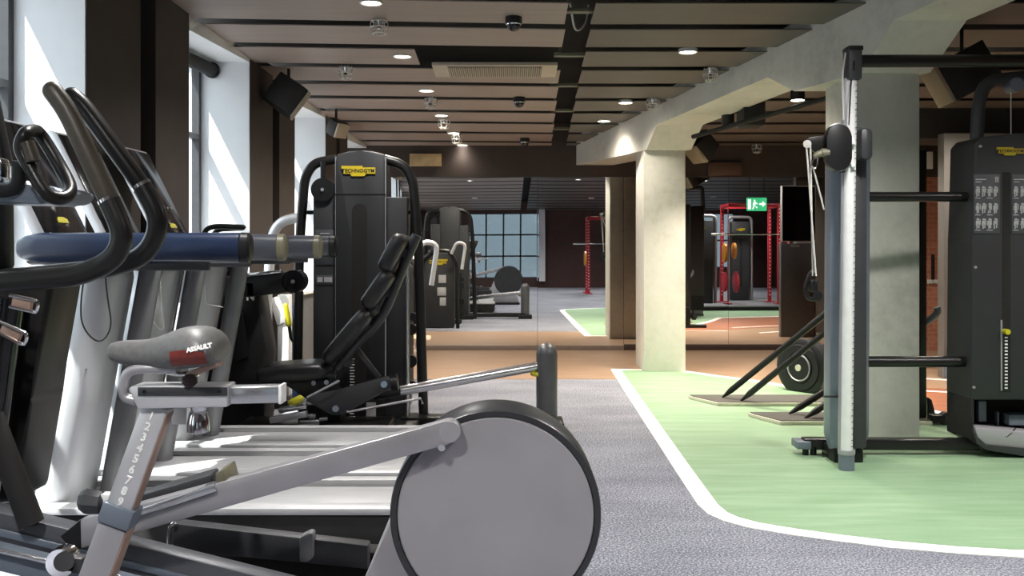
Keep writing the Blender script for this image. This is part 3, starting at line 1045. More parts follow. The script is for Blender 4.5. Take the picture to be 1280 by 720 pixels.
MB().span(at(124, 640, yb), at(146, 618, yb) + Vector((0, .03, 0)), .003).build('knob_mount', 'white_metal', bk)
MB().span((L.x - .55, yb - .04, .06), (L.x + .25, yb + .04, .13), .008).build('base_beam', 'charcoal', bk)
for x in (L.x - .5, L.x + .2):
    MB().span((x - .04, yb - .25, 0), (x + .04, yb + .25, .06), .01).build('floor_foot', 'black_metal', bk)

# ------------------------------------------------------------------ seated weight machine
def pad(mb, a, b, wid, th, up, bul=.35):
    """cushion: rounded slab from a to b, width along Y, thickness along up"""
    a, b, up = Vector(a), Vector(b), Vector(up).normalized()
    rings = []
    for t, k in ((0, .35), (.03, .7), (.10, .95), (.3, 1.0), (.7, 1.0), (.90, .95), (.97, .7), (1, .35)):
        c = a.lerp(b, t)
        rg = []
        for j in range(24):
            an = 2 * math.pi * j / 24
            cs_, sn = math.cos(an), math.sin(an)
            rg.append(c + Vector((0, 1, 0)) * (wid / 2 * (.75 + .25 * k) * math.copysign(abs(cs_) ** .4, cs_)) + up * (th / 2 * k * math.copysign(abs(sn) ** .5, sn)))
        rings.append(rg)
    mb.loft(rings)
    return mb


yt = 6.95
lm = thing('leg_press_machine', 'tall black weight-stack machine with reclined seat and yellow logo, beyond the treadmills', 'weight machine', (-1.0, 7.1, 0))
zt = lambda y: at(0, y, yt).z
X = lambda x: at(x, 0, yt).x
c = MB()
xs0, xs1 = X(419), X(482)
crown = [(xs0, yt, .02), (xs1, yt, .02), (xs1, yt, zt(200)), (X(480.5), yt, zt(193)), (X(465), yt, zt(189)), (X(450), yt, zt(188)), (X(436), yt, zt(189)), (X(420.5), yt, zt(193)), (xs0, yt, zt(200))]
c.prism(crown, (0, .24, 0), .012)
cen = c.build('centre_column', 'tower_grey', lm)
sl = MB()
sx0, sx1 = X(440), X(458.5)
so = [(sx0, yt - .004, zt(505)), (sx1, yt - .004, zt(505))] + arc(((sx0 + sx1) / 2, yt - .004, zt(264)), (sx1 - sx0) / 2, 0, 180, 12, U, V)
sl.prism(so, (0, .006, 0))
sl.build('stack_slot', 'void_black', cen)
MB().span((xs0, yt - .002, zt(243.5)), (xs1, yt + .01, zt(242.3))).build('panel_seam', 'black_plastic', cen)
for xx in (420.0, 481.2):
    MB().tube([(X(xx), yt + .012, zt(480)), (X(xx), yt + .012, zt(196))], .009, 10).build('edge_strip', 'bar_grey', cen)
logo(cen, at(448, 213.5, yt - .002), .245)
MB().span((X(390), yt + .04, .02), (X(420), yt + .26, zt(243)), .008).build('side_panel', 'tower_grey', lm)
MB().span((X(481), yt + .04, .02), (X(508), yt + .26, zt(246)), .008).build('side_panel', 'tower_grey', lm)
MB().tube([(X(508.5), yt + .03, .03), (X(508.5), yt + .03, zt(300))], .012, 10).build('edge_strip', 'brushed_steel', lm)
pl = MB().span((X(393), yt + .035, zt(331)), (X(416), yt + .042, zt(287)), .001).build('instruction_placard', 'placard', lm)
pi = MB()
pi.span((X(399), yt + .033, zt(292.5)), (X(411), yt + .036, zt(291.2)))
for (a, b) in ((397.5, 403), (406, 412)):
    for k in range(5):
        x = a + (b - a) * k / 5
        pi.span((X(x), yt + .033, zt(311 - (k * 7 % 5))), (X(x + .9), yt + .036, zt(301 + (k * 5 % 4))))
    pi.span((X(a), yt + .033, zt(314.5)), (X(b), yt + .036, zt(313.5)))
    pi.span((X(a), yt + .033, zt(317)), (X(b - 2), yt + .036, zt(316.2)))
join_into(pi, pl, 'print_grey')
pl = MB().span((X(394), yt + .035, zt(356)), (X(415), yt + .042, zt(344)), .001).build('instruction_placard', 'placard', lm)
pi = MB()
for (a, b) in ((395.5, 402), (404, 414)):
    pi.span((X(a), yt + .033, zt(353)), (X(b), yt + .036, zt(346.5)))
join_into(pi, pl, 'print_grey')
nm = MB()
for k in range(22):
    y = 448 + k * 3.6
    w = 5 if k % 2 else 6
    nm.span((X(437.5), yt - .006, zt(y + 1.3)), (X(437.5 + w), yt - .003, zt(y)))
join_into(nm, cen, 'print_white')
MB().span((X(458), yt - .006, zt(535)), (X(470), yt - .002, zt(503))).build('label_sheet', 'print_grey', cen)
# hoop frame
hp = MB()
yf = 7.08
hp.tube(fillet([at(372, 470, yf), at(374, 306, yf), at(381, 222, yf), at(392, 204, yf), at(420, 199, yf)], [.3, .06, .06]), .036, 16)
hp.build('frame_hoop', 'black_metal', lm)
hp = MB().tube(fillet([at(480, 199, yf), at(505, 206, yf), at(516, 225, yf), at(523, 300, yf), (at(530, 530, yf).x, yf, .0)], [.08, .06, .3]), .036, 16)
hoop2 = hp.build('frame_hoop', 'black_metal', lm)
for y in (266,):
    MB().span(at(506, y + 2, yf), at(520, y - 3, yf) + Vector((0, .04, 0)), .004).build('frame_stay', 'black_metal', hoop2)
MB().span(at(374, 268, yf), at(392, 263, yf) + Vector((0, .04, 0)), .004).build('frame_stay', 'black_metal', lm)
pc = at(403, 237, yt + .02)
pu = MB().cyl(pc, pc + Vector((0, .10, 0)), .085, seg=32).build('pulley_wheel', 'black_plastic', lm)
MB().cyl(pc + Vector((0, -.01, 0)), pc + Vector((0, .02, 0)), .013, seg=16).build('pulley_bolt', 'chrome', pu)
MB().tube([at(404, 202, yt + .06), at(404, 230, yt + .06)], .02, 10).build('pulley_hanger', 'black_metal', pu)
# seat
yp = 6.45
st = pad(MB(), at(328, 466, yp), at(412, 461, yp), .40, .125, (0.05, 0, 1)).build('seat', 'vinyl', lm)
bp = MB()
for a, b in (((412, 449), (464, 387)), ((460, 382), (490, 339)), ((482, 337), (505, 294))):
    A, B = at(*a, yp), at(*b, yp)
    dd = (B - A).normalized()
    pad(MB(), A, B, .40, .115, (-dd.z, 0, dd.x)).build('back_pad', 'vinyl', lm)
sfm = MB().beam(at(340, 476, yp), at(412, 471, yp), .07, .05, .008).build('seat_frame', 'charcoal', lm)
MB().beam(at(386, 473, yp - .04), at(420, 468, yp - .04), .03, .03, .006).build('seat_stay', 'graphite', sfm)
for x, y in ((392, 479), (408, 478)):
    MB().cyl(at(x, y, yp - .13), at(x, y, yp - .09), .016, seg=12).build('bolt', 'chrome', sfm)
MB().prism([at(352, 478, yp - .08), at(420, 474, yp - .08), at(430, 500, yp - .08), at(385, 500, yp - .08)], (0, .04, 0), .004).build('seat_plate', 'black_metal', lm)
bf = MB().tube(fillet([at(421, 462, yp), at(446, 428, yp), at(478, 398, yp), at(497, 350, yp), at(521, 294, yp)], .3), .034, 14).build('back_frame', 'graphite', lm)
for (a, b) in (((426, 448), (440, 455)), ((451, 404), (463, 412)), ((480, 363), (492, 369)), ((503, 315), (512, 319))):
    MB().beam(at(*a, yp), at(*b, yp), .06, .06, .008).build('pad_bracket', 'charcoal', bf)
MB().beam(at(447, 437, yp + .02), at(474, 472, yp + .02), .035, .035, .006).build('back_brace', 'graphite', lm)
mp = [(382, 501), (390, 493), (425, 487), (478, 472), (486, 471), (490, 475), (490, 484), (471, 495), (432, 517), (421, 519), (413, 518)]
mpl = MB().prism([at(x, y, 6.3) for x, y in mp], (0, .05, 0), .006).build('main_plate', 'charcoal', lm)
for x, y in ((480, 480.5), (419.5, 511)):
    MB().cyl(at(x, y, 6.27), at(x, y, 6.32), .022, seg=14).build('bolt', 'chrome', mpl)
MB().cyl(at(489, 478, 6.34), at(497, 477, 6.34), .055, seg=20).build('pivot_drum', 'black_plastic', lm)
lv = MB().tube([at(384, 497, 6.22), at(424, 476, 6.22)], .008, 8).build('lever', 'bar_grey', lm)
MB().tube([at(360, 504, 6.2), at(366, 503, 6.2), at(376, 498, 6.2), at(378, 496, 6.2)], [.008, .026, .024, .014], 12).build('lever_grip', 'lime_yellow', lv)
MB().tube([at(433, 515, 6.3), at(526, 498, 6.5), at(528, 505, 6.5)], .009, 8).build('release_rod', 'bar_grey', lm)
MB().beam(at(349, 513, 6.3), at(384, 507, 6.3), .05, .035, .006).build('base_rail', 'brushed_steel', lm)
MB().beam(at(338, 525, 6.25), at(384, 517, 6.25), .06, .04, .006).build('base_rail', 'bar_grey', lm)
for (a, b, hh) in (((385, 520), (395, 520), 5), ((375, 528), (400, 527), 6), ((372, 534), (392, 533), 5), ((400, 524), (410, 523), 4)):
    MB().beam(at(*a, 6.3), at(*b, 6.3), .05, hh / F * 6.3, .004).build('lock_block', 'brushed_steel', lm)
MB().span(at(296, 0, 6.35) * Vector((1, 1, 0)) + Vector((0, 0, .03)), Vector((X(500), 6.65, .16)), .02).build('base_frame', 'black_metal', lm)
MB().span(at(372, 538, 6.4), at(432, 500, 6.6), .01).build('seat_column', 'black_metal', lm)
MB().span((X(372), 6.5, 0.0), (X(525), 7.25, .08), .01).build('floor_frame', 'black_metal', lm)
# sled bar with the upright roller post
MB().tube([at(470, 494, 6.55), at(672, 458, 7.0)], .036, 16).build('sled_bar', 'brushed_steel', lm)
MB().tube([at(466, 492, 6.5), at(498, 487, 6.58)], .044, 16).build('bar_sleeve', 'black_plastic', lm)
q = at(683.5, 440, 7.0)
MB().tube([(q.x, 7.0, .08), (q.x, 7.0, q.z - .01)], .078, 22, rnd=True).build('roller_post', 'roller_grey', lm)
MB().tube([at(666, 467, 6.97), at(672, 468, 6.97)], .018, 10, rnd=True).build('stop_knob', 'lime_yellow', lm)
MB().span((q.x - .12, 6.85, 0), (q.x + .12, 7.15, .07), .01).build('post_foot', 'black_metal', lm)
MB().span((X(500), 6.92, .03), (q.x, 7.08, .10), .01).build('floor_beam', 'black_metal', lm)

# ------------------------------------------------------------------ second machine (shorter, silver handles) behind the tall one
y2 = 8.6
sm = thing('chest_press_machine', 'shorter weight machine with silver tube handles behind the tall black machine', 'weight machine', (-1.25, 8.4, 0))
hm = MB()
hm.prism([(-1.42, 8.75, .02), (-.92, 8.75, .02), (-.92, 8.75, 1.14), (-.98, 8.75, 1.20), (-1.36, 8.75, 1.20), (-1.42, 8.75, 1.14)], (0, .24, 0), .012)
hous = hm.build('housing', 'tower_grey', sm)
logo(hous, (-1.17, 8.992, 1.06), .30, (-1, 0, 0))
for dz, w in ((.72, .12), (.52, .14), (.36, .10)):
    MB().span((-1.05 - w, 8.988, dz), (-1.05, 8.994, dz + .13), .001).build('instruction_placard', 'print_grey', hous)
MB().tube(fillet([(-.86, 9.0, 0), (-.88, 9.0, 1.05), (-.98, 9.0, 1.24), (-1.25, 9.0, 1.24), (-1.45, 9.0, 1.05), (-1.47, 9.0, .0)], .09), .03, 14).build('frame_hoop', 'black_metal', sm)
MB().tube(fillet([at(374, 272, 7.9), at(352, 276, 7.9), at(340, 292, 7.9), at(333, 380, 7.9), (at(326, 480, 7.9).x, 7.9, .05)], [.08, .1, .2]), .042, 16).build('silver_handle', 'silver', sm)
MB().tube(fillet([(-.78, 9.3, .95), (-.72, 9.3, 1.35), (-.86, 9.3, 1.38), (-.95, 9.2, 1.2)], .08), .025, 12).build('silver_handle', 'silver', sm)
MB().beam(at(337, 372, 8.05), at(332, 500, 8.05), .05, .05, .008, up=(0, 1, 0)).build('silver_post', 'bar_grey', sm)
MB().beam(at(356, 368, 8.15), at(356, 505, 8.15), .12, .10, .01, up=(1, 0, 0)).build('white_post', 'white_metal', sm)
MB().beam(at(342, 372, 8.1), at(352, 405, 8.1), .05, .07, .008, up=(1, 0, 0)).build('white_stay', 'white_metal', sm)
lv = MB().tube(fillet([at(361, 404, 7.8), at(364, 424, 7.8), at(370, 429, 7.8)], .03), .014, 10).build('lever', 'black_metal', sm)
MB().tube([at(357, 382, 7.8), at(361, 405, 7.8)], [.02, .026], 12, rnd=True).build('lever_grip', 'lime_yellow', lv)
MB().beam(at(370, 380, 8.0), at(370, 500, 8.0), .06, .05, .006, up=(1, 0, 0)).build('dark_post', 'navy', sm)
MB().span((-2.08, 7.85, 0), (-.85, 8.2, .07), .01).build('floor_frame', 'black_metal', sm)
MB().span((-1.3, 8.0, 0.02), (-1.1, 8.9, .09), .01).build('floor_frame', 'black_metal', sm)
pad(MB(), (-1.35, 8.3, .48), (-1.0, 8.3, .48), .40, .10, (0, 0, 1)).build('seat', 'vinyl', sm)
MB().span((-1.24, 8.24, .05), (-1.12, 8.36, .46), .01).build('seat_column', 'black_metal', sm)
for (x, y, r) in ((516, 396, 5), (514, 412, 7), (513, 452, 8), (514, 482, 6), (513, 520, 9)):
    cc = at(x, y, 8.0)
    MB().cyl(cc, cc + Vector((0, .05, 0)), r / F * 8.0, seg=20).build('guide_pulley', 'black_plastic', sm)
MB().tube([at(511, 380, 8.03), (at(511, 0, 8.03).x, 8.03, .06)], .02, 10).build('pulley_post', 'black_metal', sm)

# ------------------------------------------------------------------ black stepper behind the treadmills, by the window
sb = thing('arm_bike', 'black upper-body cycle with a bent handle on top, between treadmills and the second window', 'exercise machine', (-1.9, 6.85, 0))
yb_ = 6.75
sh = MB()
sh.prism([at(226, 345, yb_), at(318, 345, yb_), at(334, 440, yb_), at(330, 520, yb_), (at(330, 0, yb_).x, yb_, .05), (at(236, 0, yb_).x, yb_, .05), at(236, 420, yb_)], (0, .30, 0), .03)
sh.build('shroud', 'black_matte', sb)
fp = MB().prism([at(268, 375, yb_ - .03), at(300, 362, yb_ - .03), at(312, 446, yb_ - .03), at(281, 456, yb_ - .03)], (0, .025, 0), .003).build('apron', 'black_plastic', sb)
text_mb('N', .075, at(313, 371, yb_ - .004), (1, 0, 0), (0, 0, 1), .004, bold=.003).build('lettering', 'print_white', sb, smooth=False)
MB().tube(fillet([at(255, 352, yb_), at(254, 300, yb_), at(256, 287, yb_), at(268, 282.5, yb_), at(304, 284, yb_)], .06), .019, 12, rnd=True).build('handle', 'black_metal', sb)
MB().tube(fillet([at(267, 352, yb_ + .2), at(266, 300, yb_ + .2), at(269, 287, yb_ + .2), at(303, 285, yb_ + .2)], .06), .019, 12, rnd=True).build('handle', 'black_metal', sb)
cc = at(274, 318, yb_)
MB().cyl(cc + Vector((0, .02, 0)), cc + Vector((0, .12, 0)), .13, seg=32).build('crank_cover', 'black_plastic', sb)
MB().span(at(250, 352, yb_ + .05), at(300, 310, yb_ + .2), .02).build('neck', 'black_plastic', sb)
yl = 6.35
lb = MB().prism([at(306, 346, yl), at(356, 340, yl), at(370, 341, yl), at(372, 363, yl), at(354, 366, yl), at(308, 372, yl)], (0, .10, 0), .01).build('crank_arm', 'black_plastic', sb)
cc = at(366, 352, yl - .03)
hb_ = MB().cyl(cc, cc + Vector((0, .14, 0)), 14.2 / F * yl, seg=36).build('arm_hub', 'black_gloss', lb)
MB().cyl(cc + Vector((0, -.006, 0)), cc + Vector((0, .02, 0)), .013, seg=14).build('hub_bolt', 'bar_grey', hb_)
MB().beam(at(310, 343, yl), at(352, 339, yl), .06, .018, .004).build('arm_trim', 'chrome', lb)
MB().span((at(300, 0, yl).x, yl, 1.0), (at(318, 0, yl).x, yb_ + .1, 1.10), .01).build('arm_stub', 'black_plastic', lb)

# ------------------------------------------------------------------ cable machine on the green floor
cm_ = thing('cable_machine', 'grey dual-column cable crossover machine on the green floor at the right', 'cable machine', (2.9, 6.1, 0))
yc = 5.9
cb = MB()
oc_ = [(1029.5, 6.12), (1031, 6.0), (1037, 5.93), (1052, 5.88), (1066, 5.87), (1080, 5.92), (1085, 6.0), (1086, 6.12)]


def plan(z0, z1, zoff=0):
    mb = MB()
    pts = [Vector(((x - VX) / F * y, y, z0)) for x, y in oc_]
    pts2 = [Vector(((x + 2 - VX) / F * y, y, z1)) for x, y in oc_]
    mid = sum(pts, Vector()) / len(pts)
    lo = [mid + (p - mid) * .82 + Vector((0, 0, 0)) for p in pts]
    for p in lo: p.z = z0
    p1 = [p + Vector((0, 0, .07)) for p in pts]
    hi0 = [p - Vector((0, 0, .06)) for p in pts2]
    m2 = sum(pts2, Vector()) / len(pts2)
    hi = [m2 + (p - m2) * .85 for p in pts2]
    mb.loft([lo, p1, hi0, hi])
    return mb


zb, ztop = .075, at(0, 160, 5.95).z
body = plan(zb, ztop).build('column_body', 'column_slate', cm_)
MB().span(((1067 - VX) / F * 5.84, 5.845, .10), ((1085 - VX) / F * 5.84, 5.95, ztop - .02), .02).build('column_side', 'charcoal', body)
MB().span(((1030 - VX) / F * 5.87, 5.865, at(0, 496, 5.87).z - .003), ((1082 - VX) / F * 5.87, 5.9, at(0, 496, 5.87).z + .003)).build('seam', 'black_plastic', body)
# guide pole with its scale
P0, P1 = at(1058, 566, 5.72), at(1063.5, 98, 5.72)
pole = MB().tube([P0, P1], .036, 18).build('guide_pole', 'white_metal', cm_)
MB().tube([P0 + Vector((-.034, .01, 0)), P1 + Vector((-.034, .01, 0))], .014, 10).build('pole_edge', 'bar_grey', pole)
tk = MB()
for k in range(60):
    q = P0.lerp(P1, .02 + .96 * k / 59) + Vector((.022, -.034, 0))
    tk.box(q, (.010 if k % 5 else .016, .004, .004))
join_into(tk, pole, 'charcoal')
MB().cyl((P0.x, 5.72, 0), (P0.x, 5.72, .115), .046, seg=22).build('pole_foot', 'slate', cm_)
MB().cyl((P0.x, 5.72, .10), (P0.x, 5.72, .125), .05, seg=22).build('foot_ring', 'bar_grey', cm_)
tb = MB().box(at(1065.5, 80, 5.72), (.085, .11, .20), .014).build('top_block', 'charcoal', cm_)
MB().box(at(1066, 62, 5.72), (.09, .115, .03), .008).build('block_cap', 'black_metal', tb)
MB().span(at(1066.5, 88, 5.655), at(1068.5, 76, 5.66), .001).build('slot', 'void_black', tb)
# carriage with pulley
ca = MB()
cpts = [at(1050, 170, 5.6), at(1050, 197, 5.6)]
r = 15.5 / F * 5.6
o = arc(at(1049.5, 170, 5.6), r, 0, 180, 12, U, V) + arc(at(1049.5, 198, 5.6), r, 180, 360, 12, U, V)
cg = ca.prism(o, (0, .07, 0), .008).build('carriage_cover', 'black_plastic', cm_)
o = arc(at(1048, 170, 5.66), r * 1.08, 0, 180, 12, U, V) + arc(at(1048, 198, 5.66), r * 1.08, 180, 360, 12, U, V)
MB().prism(o, (0, .02, 0), .002).build('cover_rim', 'bar_grey', cg)
MB().box(at(1079, 181, 5.78), (.08, .14, .19), .03).build('carriage_block', 'charcoal', cg)
MB().box(at(1066, 178, 5.67), (.024, .03, .028), .003).build('latch', 'white_metal', cg)
MB().box(at(1066, 207, 5.67), (.024, .03, .022), .003).build('latch', 'white_metal', cg)
MB().cyl(at(1050, 212, 5.72), at(1065, 212, 5.72), .02).build('stop_pin', 'black_metal', cg)
kb = MB().tube(fillet([at(1036, 191, 5.62), at(1026, 191, 5.62), at(1017, 196, 5.62)], .02), [.026] * 4 + [.02] * 4 + [.012], 12).build('adjust_knob', 'olive_cap', cg)
pa = MB().prism([at(1010, 172, 5.66), at(1034, 169, 5.66), at(1034, 188, 5.66), at(1022, 192, 5.66), at(1012, 186, 5.66)], (0, .03, 0), .003).build('pulley_arm', 'black_metal', cg)
MB().cyl(at(1009, 180, 5.63), at(1009, 180, 5.71), .024, seg=20).build('pulley_wheel', 'cord', pa)
MB().tube(fillet([at(1022, 196, 5.64), at(1016, 200, 5.64), at(1014, 208, 5.64), at(1019, 211, 5.64), at(1022, 205, 5.64), at(1023, 197, 5.64)], .01), .005, 8).build('carabiner', 'chrome', cg)
for i, (a, b) in enumerate((((1008, 182), (1020, 345)), ((1013, 180), (1016, 345)), ((1016, 208), (1030, 262)))):
    MB().tube([at(*a, 5.64 + .02 * i), at(*b, 5.66 + .03 * i)], .0055, 6).build('cable', 'cord', cm_)
MB().tube(fillet([at(1057, 66, 5.7), at(1053, 90, 5.7), at(1054, 150, 5.7)], .05), .006, 6).build('cable', 'cord', cm_)
MB().tube([at(1064, 100, 5.66), at(1061, 156, 5.6)], .004, 6).build('cable', 'black_metal', cm_)
gh = MB().tube(fillet([at(1020, 338, 5.72), at(1012, 342, 5.72), at(1006, 362, 5.72), at(1010, 374, 5.72), at(1024, 374, 5.72)], .02), .013, 8).build('pulley_handle', 'black_metal', cm_)
MB().box(at(1016, 357, 5.72), (.05, .06, .07), .012).build('grip', 'black_plastic', gh)
MB().cyl(at(1022, 370, 5.68), at(1022, 370, 5.76), .028).build('lower_pulley', 'black_plastic', gh)
# right hand weight tower
yr = 6.05
xr = lambda x: (x - VX) / F * yr
zr = lambda y: H - (y - VY) / F * yr
tw = MB()
tw.prism([(xr(1213), yr, zr(500)), (xr(1345), yr, zr(500)), (xr(1345), yr, zr(160)), (xr(1226), yr, zr(171)), (xr(1218), yr, zr(180)), (xr(1215.5), yr, zr(300))], (0, .34, 0), .012)
twr = tw.build('weight_tower', 'tower_grey', cm_)
MB().span((xr(1253), yr - .004, zr(490)), (xr(1263), yr + .01, zr(215)), .004).build('stack_slot', 'void_black', twr)
MB().span((xr(1250.5), yr - .006, zr(488)), (xr(1252.6), yr + .002, zr(400)), .001).build('slot_edge', 'bar_grey', twr)
lo_ = logo(twr, (xr(1262), yr - .004, zr(189)), .17)
for (a, b) in ((1217, 1249.5), (1264.5, 1300)):
    pl = MB().span((xr(a), yr - .005, zr(292)), (xr(b), yr + .002, zr(218)), .001).build('instruction_placard', 'placard', twr)
    pi = MB()
    pi.span((xr(a + 2), yr - .008, zr(225)), (xr(a + 15), yr - .004, zr(223.8)))
    pi.span((xr(a + 2), yr - .008, zr(228)), (xr(a + 9), yr - .004, zr(227)))
    pi.span((xr(b - 6), yr - .008, zr(228)), (xr(b - 4.8), yr - .004, zr(221)))
    pi.span((xr(b - 3.5), yr - .008, zr(228)), (xr(b - 2.3), yr - .004, zr(221)))
    rnd = random.Random(3)
    for row in (233, 254, 273):
        for k in range(4):
            x = a + 2 + k * (b - a - 3) / 4
            for (dx0, dx1, y0_, y1_) in ((1.2, 4.2, 0, 2.4), (.8, 4.6, 2.8, 7), (.9, 2.2, 7, 13), (3.0, 4.3, 7, 12), (0, 1.0, 3, 9), (4.8, 5.6, 1, 8)):
                j = rnd.uniform(-.5, .5)
                pi.span((xr(x + dx0 + j), yr - .008, zr(row + y1_)), (xr(x + dx1 + j), yr - .004, zr(row + y0_)))
        pi.span((xr(a + 1.5), yr - .008, zr(row + 15.2)), (xr(a + 8), yr - .004, zr(row + 14.2)))
        pi.span((xr(a + 16), yr - .008, zr(row + 15.2)), (xr(a + 23), yr - .004, zr(row + 14.2)))
    join_into(pi, pl, 'print_grey')
nm = MB()
for k in range(16):
    y = 421 + 4.2 * k
    nm.span((xr(1255.5), yr - .008, zr(y + 1.8)), (xr(1258.8), yr - .003, zr(y)))
join_into(nm, twr, 'print_white')
MB().cyl((xr(1255), yr - .05, zr(414)), (xr(1255), yr, zr(414)), .017).build('selector_pin', 'lime_yellow', twr)
for (x, y) in ((1225, 183), (1219, 334), (1217, 484)):
    MB().cyl((xr(x), yr - .008, zr(y)), (xr(x), yr + .01, zr(y)), .009, seg=12).build('bolt', 'bar_grey', twr)
MB().tube(fillet([(xr(1232), yr + .12, zr(180)), (xr(1235), yr + .12, zr(120)), (xr(1246), yr + .12, zr(97)), (xr(1300), yr + .12, zr(91)), (xr(1345), yr + .12, zr(91)), (xr(1350), yr + .12, zr(180))], [.1, .1, .2, .05]), .041, 16).build('tower_hoop', 'charcoal', cm_)
MB().tube([(xr(1274), yr + .1, zr(170)), (xr(1274), yr + .1, zr(104))], .004, 6).build('cable', 'cord', cm_)
MB().cyl((xr(1277), yr + .05, zr(104)), (xr(1277), yr + .15, zr(104)), .045).build('pulley_wheel', 'slate', cm_)
# open shelf at the foot
bs = MB()
bs.span((xr(1214), yr + .24, zr(552)), (xr(1345), yr + .34, zr(498)), .004)
bs.span((xr(1213.5), yr, zr(550)), (xr(1217), yr + .3, zr(498)), .004)
bs.build('shelf_recess', 'void_black', twr)
MB().prism([(xr(1217), yr - .02, zr(534)), (xr(1345), yr - .02, zr(545)), (xr(1345), yr - .02, zr(566)), (xr(1230), yr - .02, zr(556)), (xr(1220), yr - .02, zr(546))], (0, .3, 0), .006).build('shelf_tray', 'disc_grey', twr)
MB().prism([(xr(1214), yr - .03, zr(536)), (xr(1218), yr - .03, zr(545)), (xr(1229), yr - .03, zr(555)), (xr(1345), yr - .03, zr(566)), (xr(1345), yr - .03, .0), (xr(1300), yr - .03, .0), (xr(1232), yr - .03, zr(562)), (xr(1218), yr - .03, zr(553))], (0, .36, 0), .008).build('bumper', 'charcoal', twr)
for (x, y0_, y1_, w) in ((1228, 505, 534, .016), (1237, 506, 532, .05), (1261, 520, 540, .012)):
    MB().span((xr(x), yr + .14, zr(y1_)), (xr(x) + w, yr + .18, zr(y0_)), .004).build('stack_rod', 'slate', twr)
MB().span((xr(1272), yr + .1, zr(536)), (xr(1345), yr + .2, zr(522)), .01).build('stored_strap', 'slate', twr)
MB().tube(fillet([(xr(1251), yr + .0, zr(537)), (xr(1255), yr - .02, zr(546)), (xr(1262), yr - .02, zr(541)), (xr(1270), yr, zr(535))], .02), .005, 8).build('hook', 'chrome', twr)
# cross bars
MB().tube([at(1074, 76.5, 5.72), at(1262, 76, 5.9), at(1330, 75, 5.95)], .038, 14).build('top_bar', 'black_metal', cm_)
MB().tube([at(1080, 246, 6.05), at(1220, 246, 6.15)], .032, 14).build('cross_bar', 'black_metal', cm_)
MB().tube([at(1080, 452, 6.05), at(1220, 452, 6.15)], .035, 14).build('cross_bar', 'black_metal', cm_)
ft = MB().beam(at(1003, 554, 6.15), at(1222, 555, 6.15), .09, .07, .01).build('base_bar', 'black_metal', cm_)
MB().span(at(997, 562, 6.08), at(1006, 547, 6.22), .006).build('end_cap', 'slate', ft)
for x in (1008, 1018):
    MB().cyl((at(x, 0, 6.1).x, 6.12, 0), (at(x, 0, 6.1).x, 6.12, .06), .02).build('levelling_foot', 'black_plastic', ft)
MB().beam(at(1205, 556, 6.15), at(1228, 541, 6.15), .08, .07, .008).build('foot_gusset', 'black_metal', cm_)
MB().span((xr(1262), yr + .1, 0), (xr(1300), yr + .3, .06), .006).build('tower_foot', 'black_plastic', cm_)
MB().span((1.98, 5.9, 0), (2.16, 6.15, .09), .01).build('column_foot', 'black_plastic', cm_)

# ------------------------------------------------------------------ jump trainer with plates behind the cable machine
jt = thing('resistance_trainer', 'black resistance trainer with two flat foot plates and slanting rods on the green floor', 'exercise machine', (2.4, 7.6, 0))
for (x0, yb0, yf0, xe, xc) in ((860, 8.36, 7.95, 3.0, 26), (935, 7.5, 7.12, 3.12, 24)):
    bx = (x0 - VX) / F * yb0
    cx = bx + (xc / F * yf0)
    o = [(bx, yb0, .0), (bx + .01, yb0 - .06, 0), (cx, yf0, .0), (xe, yf0, .0), (xe, yb0, .0)]
    p = MB().prism(o, (0, 0, .034), .004).build('foot_plate', 'plate_edge', jt)
    o2 = [(a + (.012 if a < 2.5 else -.01), b + (.012 if b < yf0 + .05 else -.01), .034) for a, b, _ in o]
    MB().prism(o2, (0, 0, .006)).build('grip_mat', 'plate_top', p)
up_ = MB().span((3.02, 7.22, .04), (3.12, 7.42, 2.06), .008).build('upright', 'black_metal', jt)
MB().span((2.95, 7.26, 1.30), (3.05, 7.38, 1.42), .01).build('rod_socket', 'black_metal', up_)
for (a, ya, b) in (((903, 496), 8.2, (1150, 296)), ((926, 502.5), 8.02, (1150, 319)), ((986, 519), 7.40, (1150, 415)), ((1006, 527), 7.22, (1150, 428))):
    B = at(b[0], b[1], 7.32)
    A = at(a[0], a[1], ya)
    A.z = .04
    dd = (B - A).normalized()
    MB().tube([A, A + dd * .10, B], [.008, .026, .026], 12).build('slant_rod', 'black_metal', jt)
MB().tube(fillet([(3.05, 7.3, at(0, 412, 7.3).z), at(1163, 400, 7.25), at(1173, 390, 7.2), at(1171, 384, 7.2)], .1), .026, 12).build('curved_handle', 'slate', up_)
ftt = MB().prism([at(1161, 497, 7.3), at(1165, 500, 7.3), at(1172, 527, 7.3), at(1160, 530, 7.3)], (0, .05, 0), .004).build('upright_foot', 'black_metal', jt)
wc = Vector((at(1182, 0, 7.15).x, 7.15, .05))
wl = MB().cyl(wc + Vector((0, -.03, 0)), wc + Vector((0, .03, 0)), .05, seg=24).build('castor_wheel', 'rubber', jt)
MB().cyl(wc + Vector((0, -.034, 0)), wc + Vector((0, .034, 0)), .02, seg=16).build('wheel_hub', 'graphite', wl)
MB().box((wc.x - .06, 7.16, .05), (.10, .09, .06), .008).build('wheel_bracket', 'black_metal', jt)
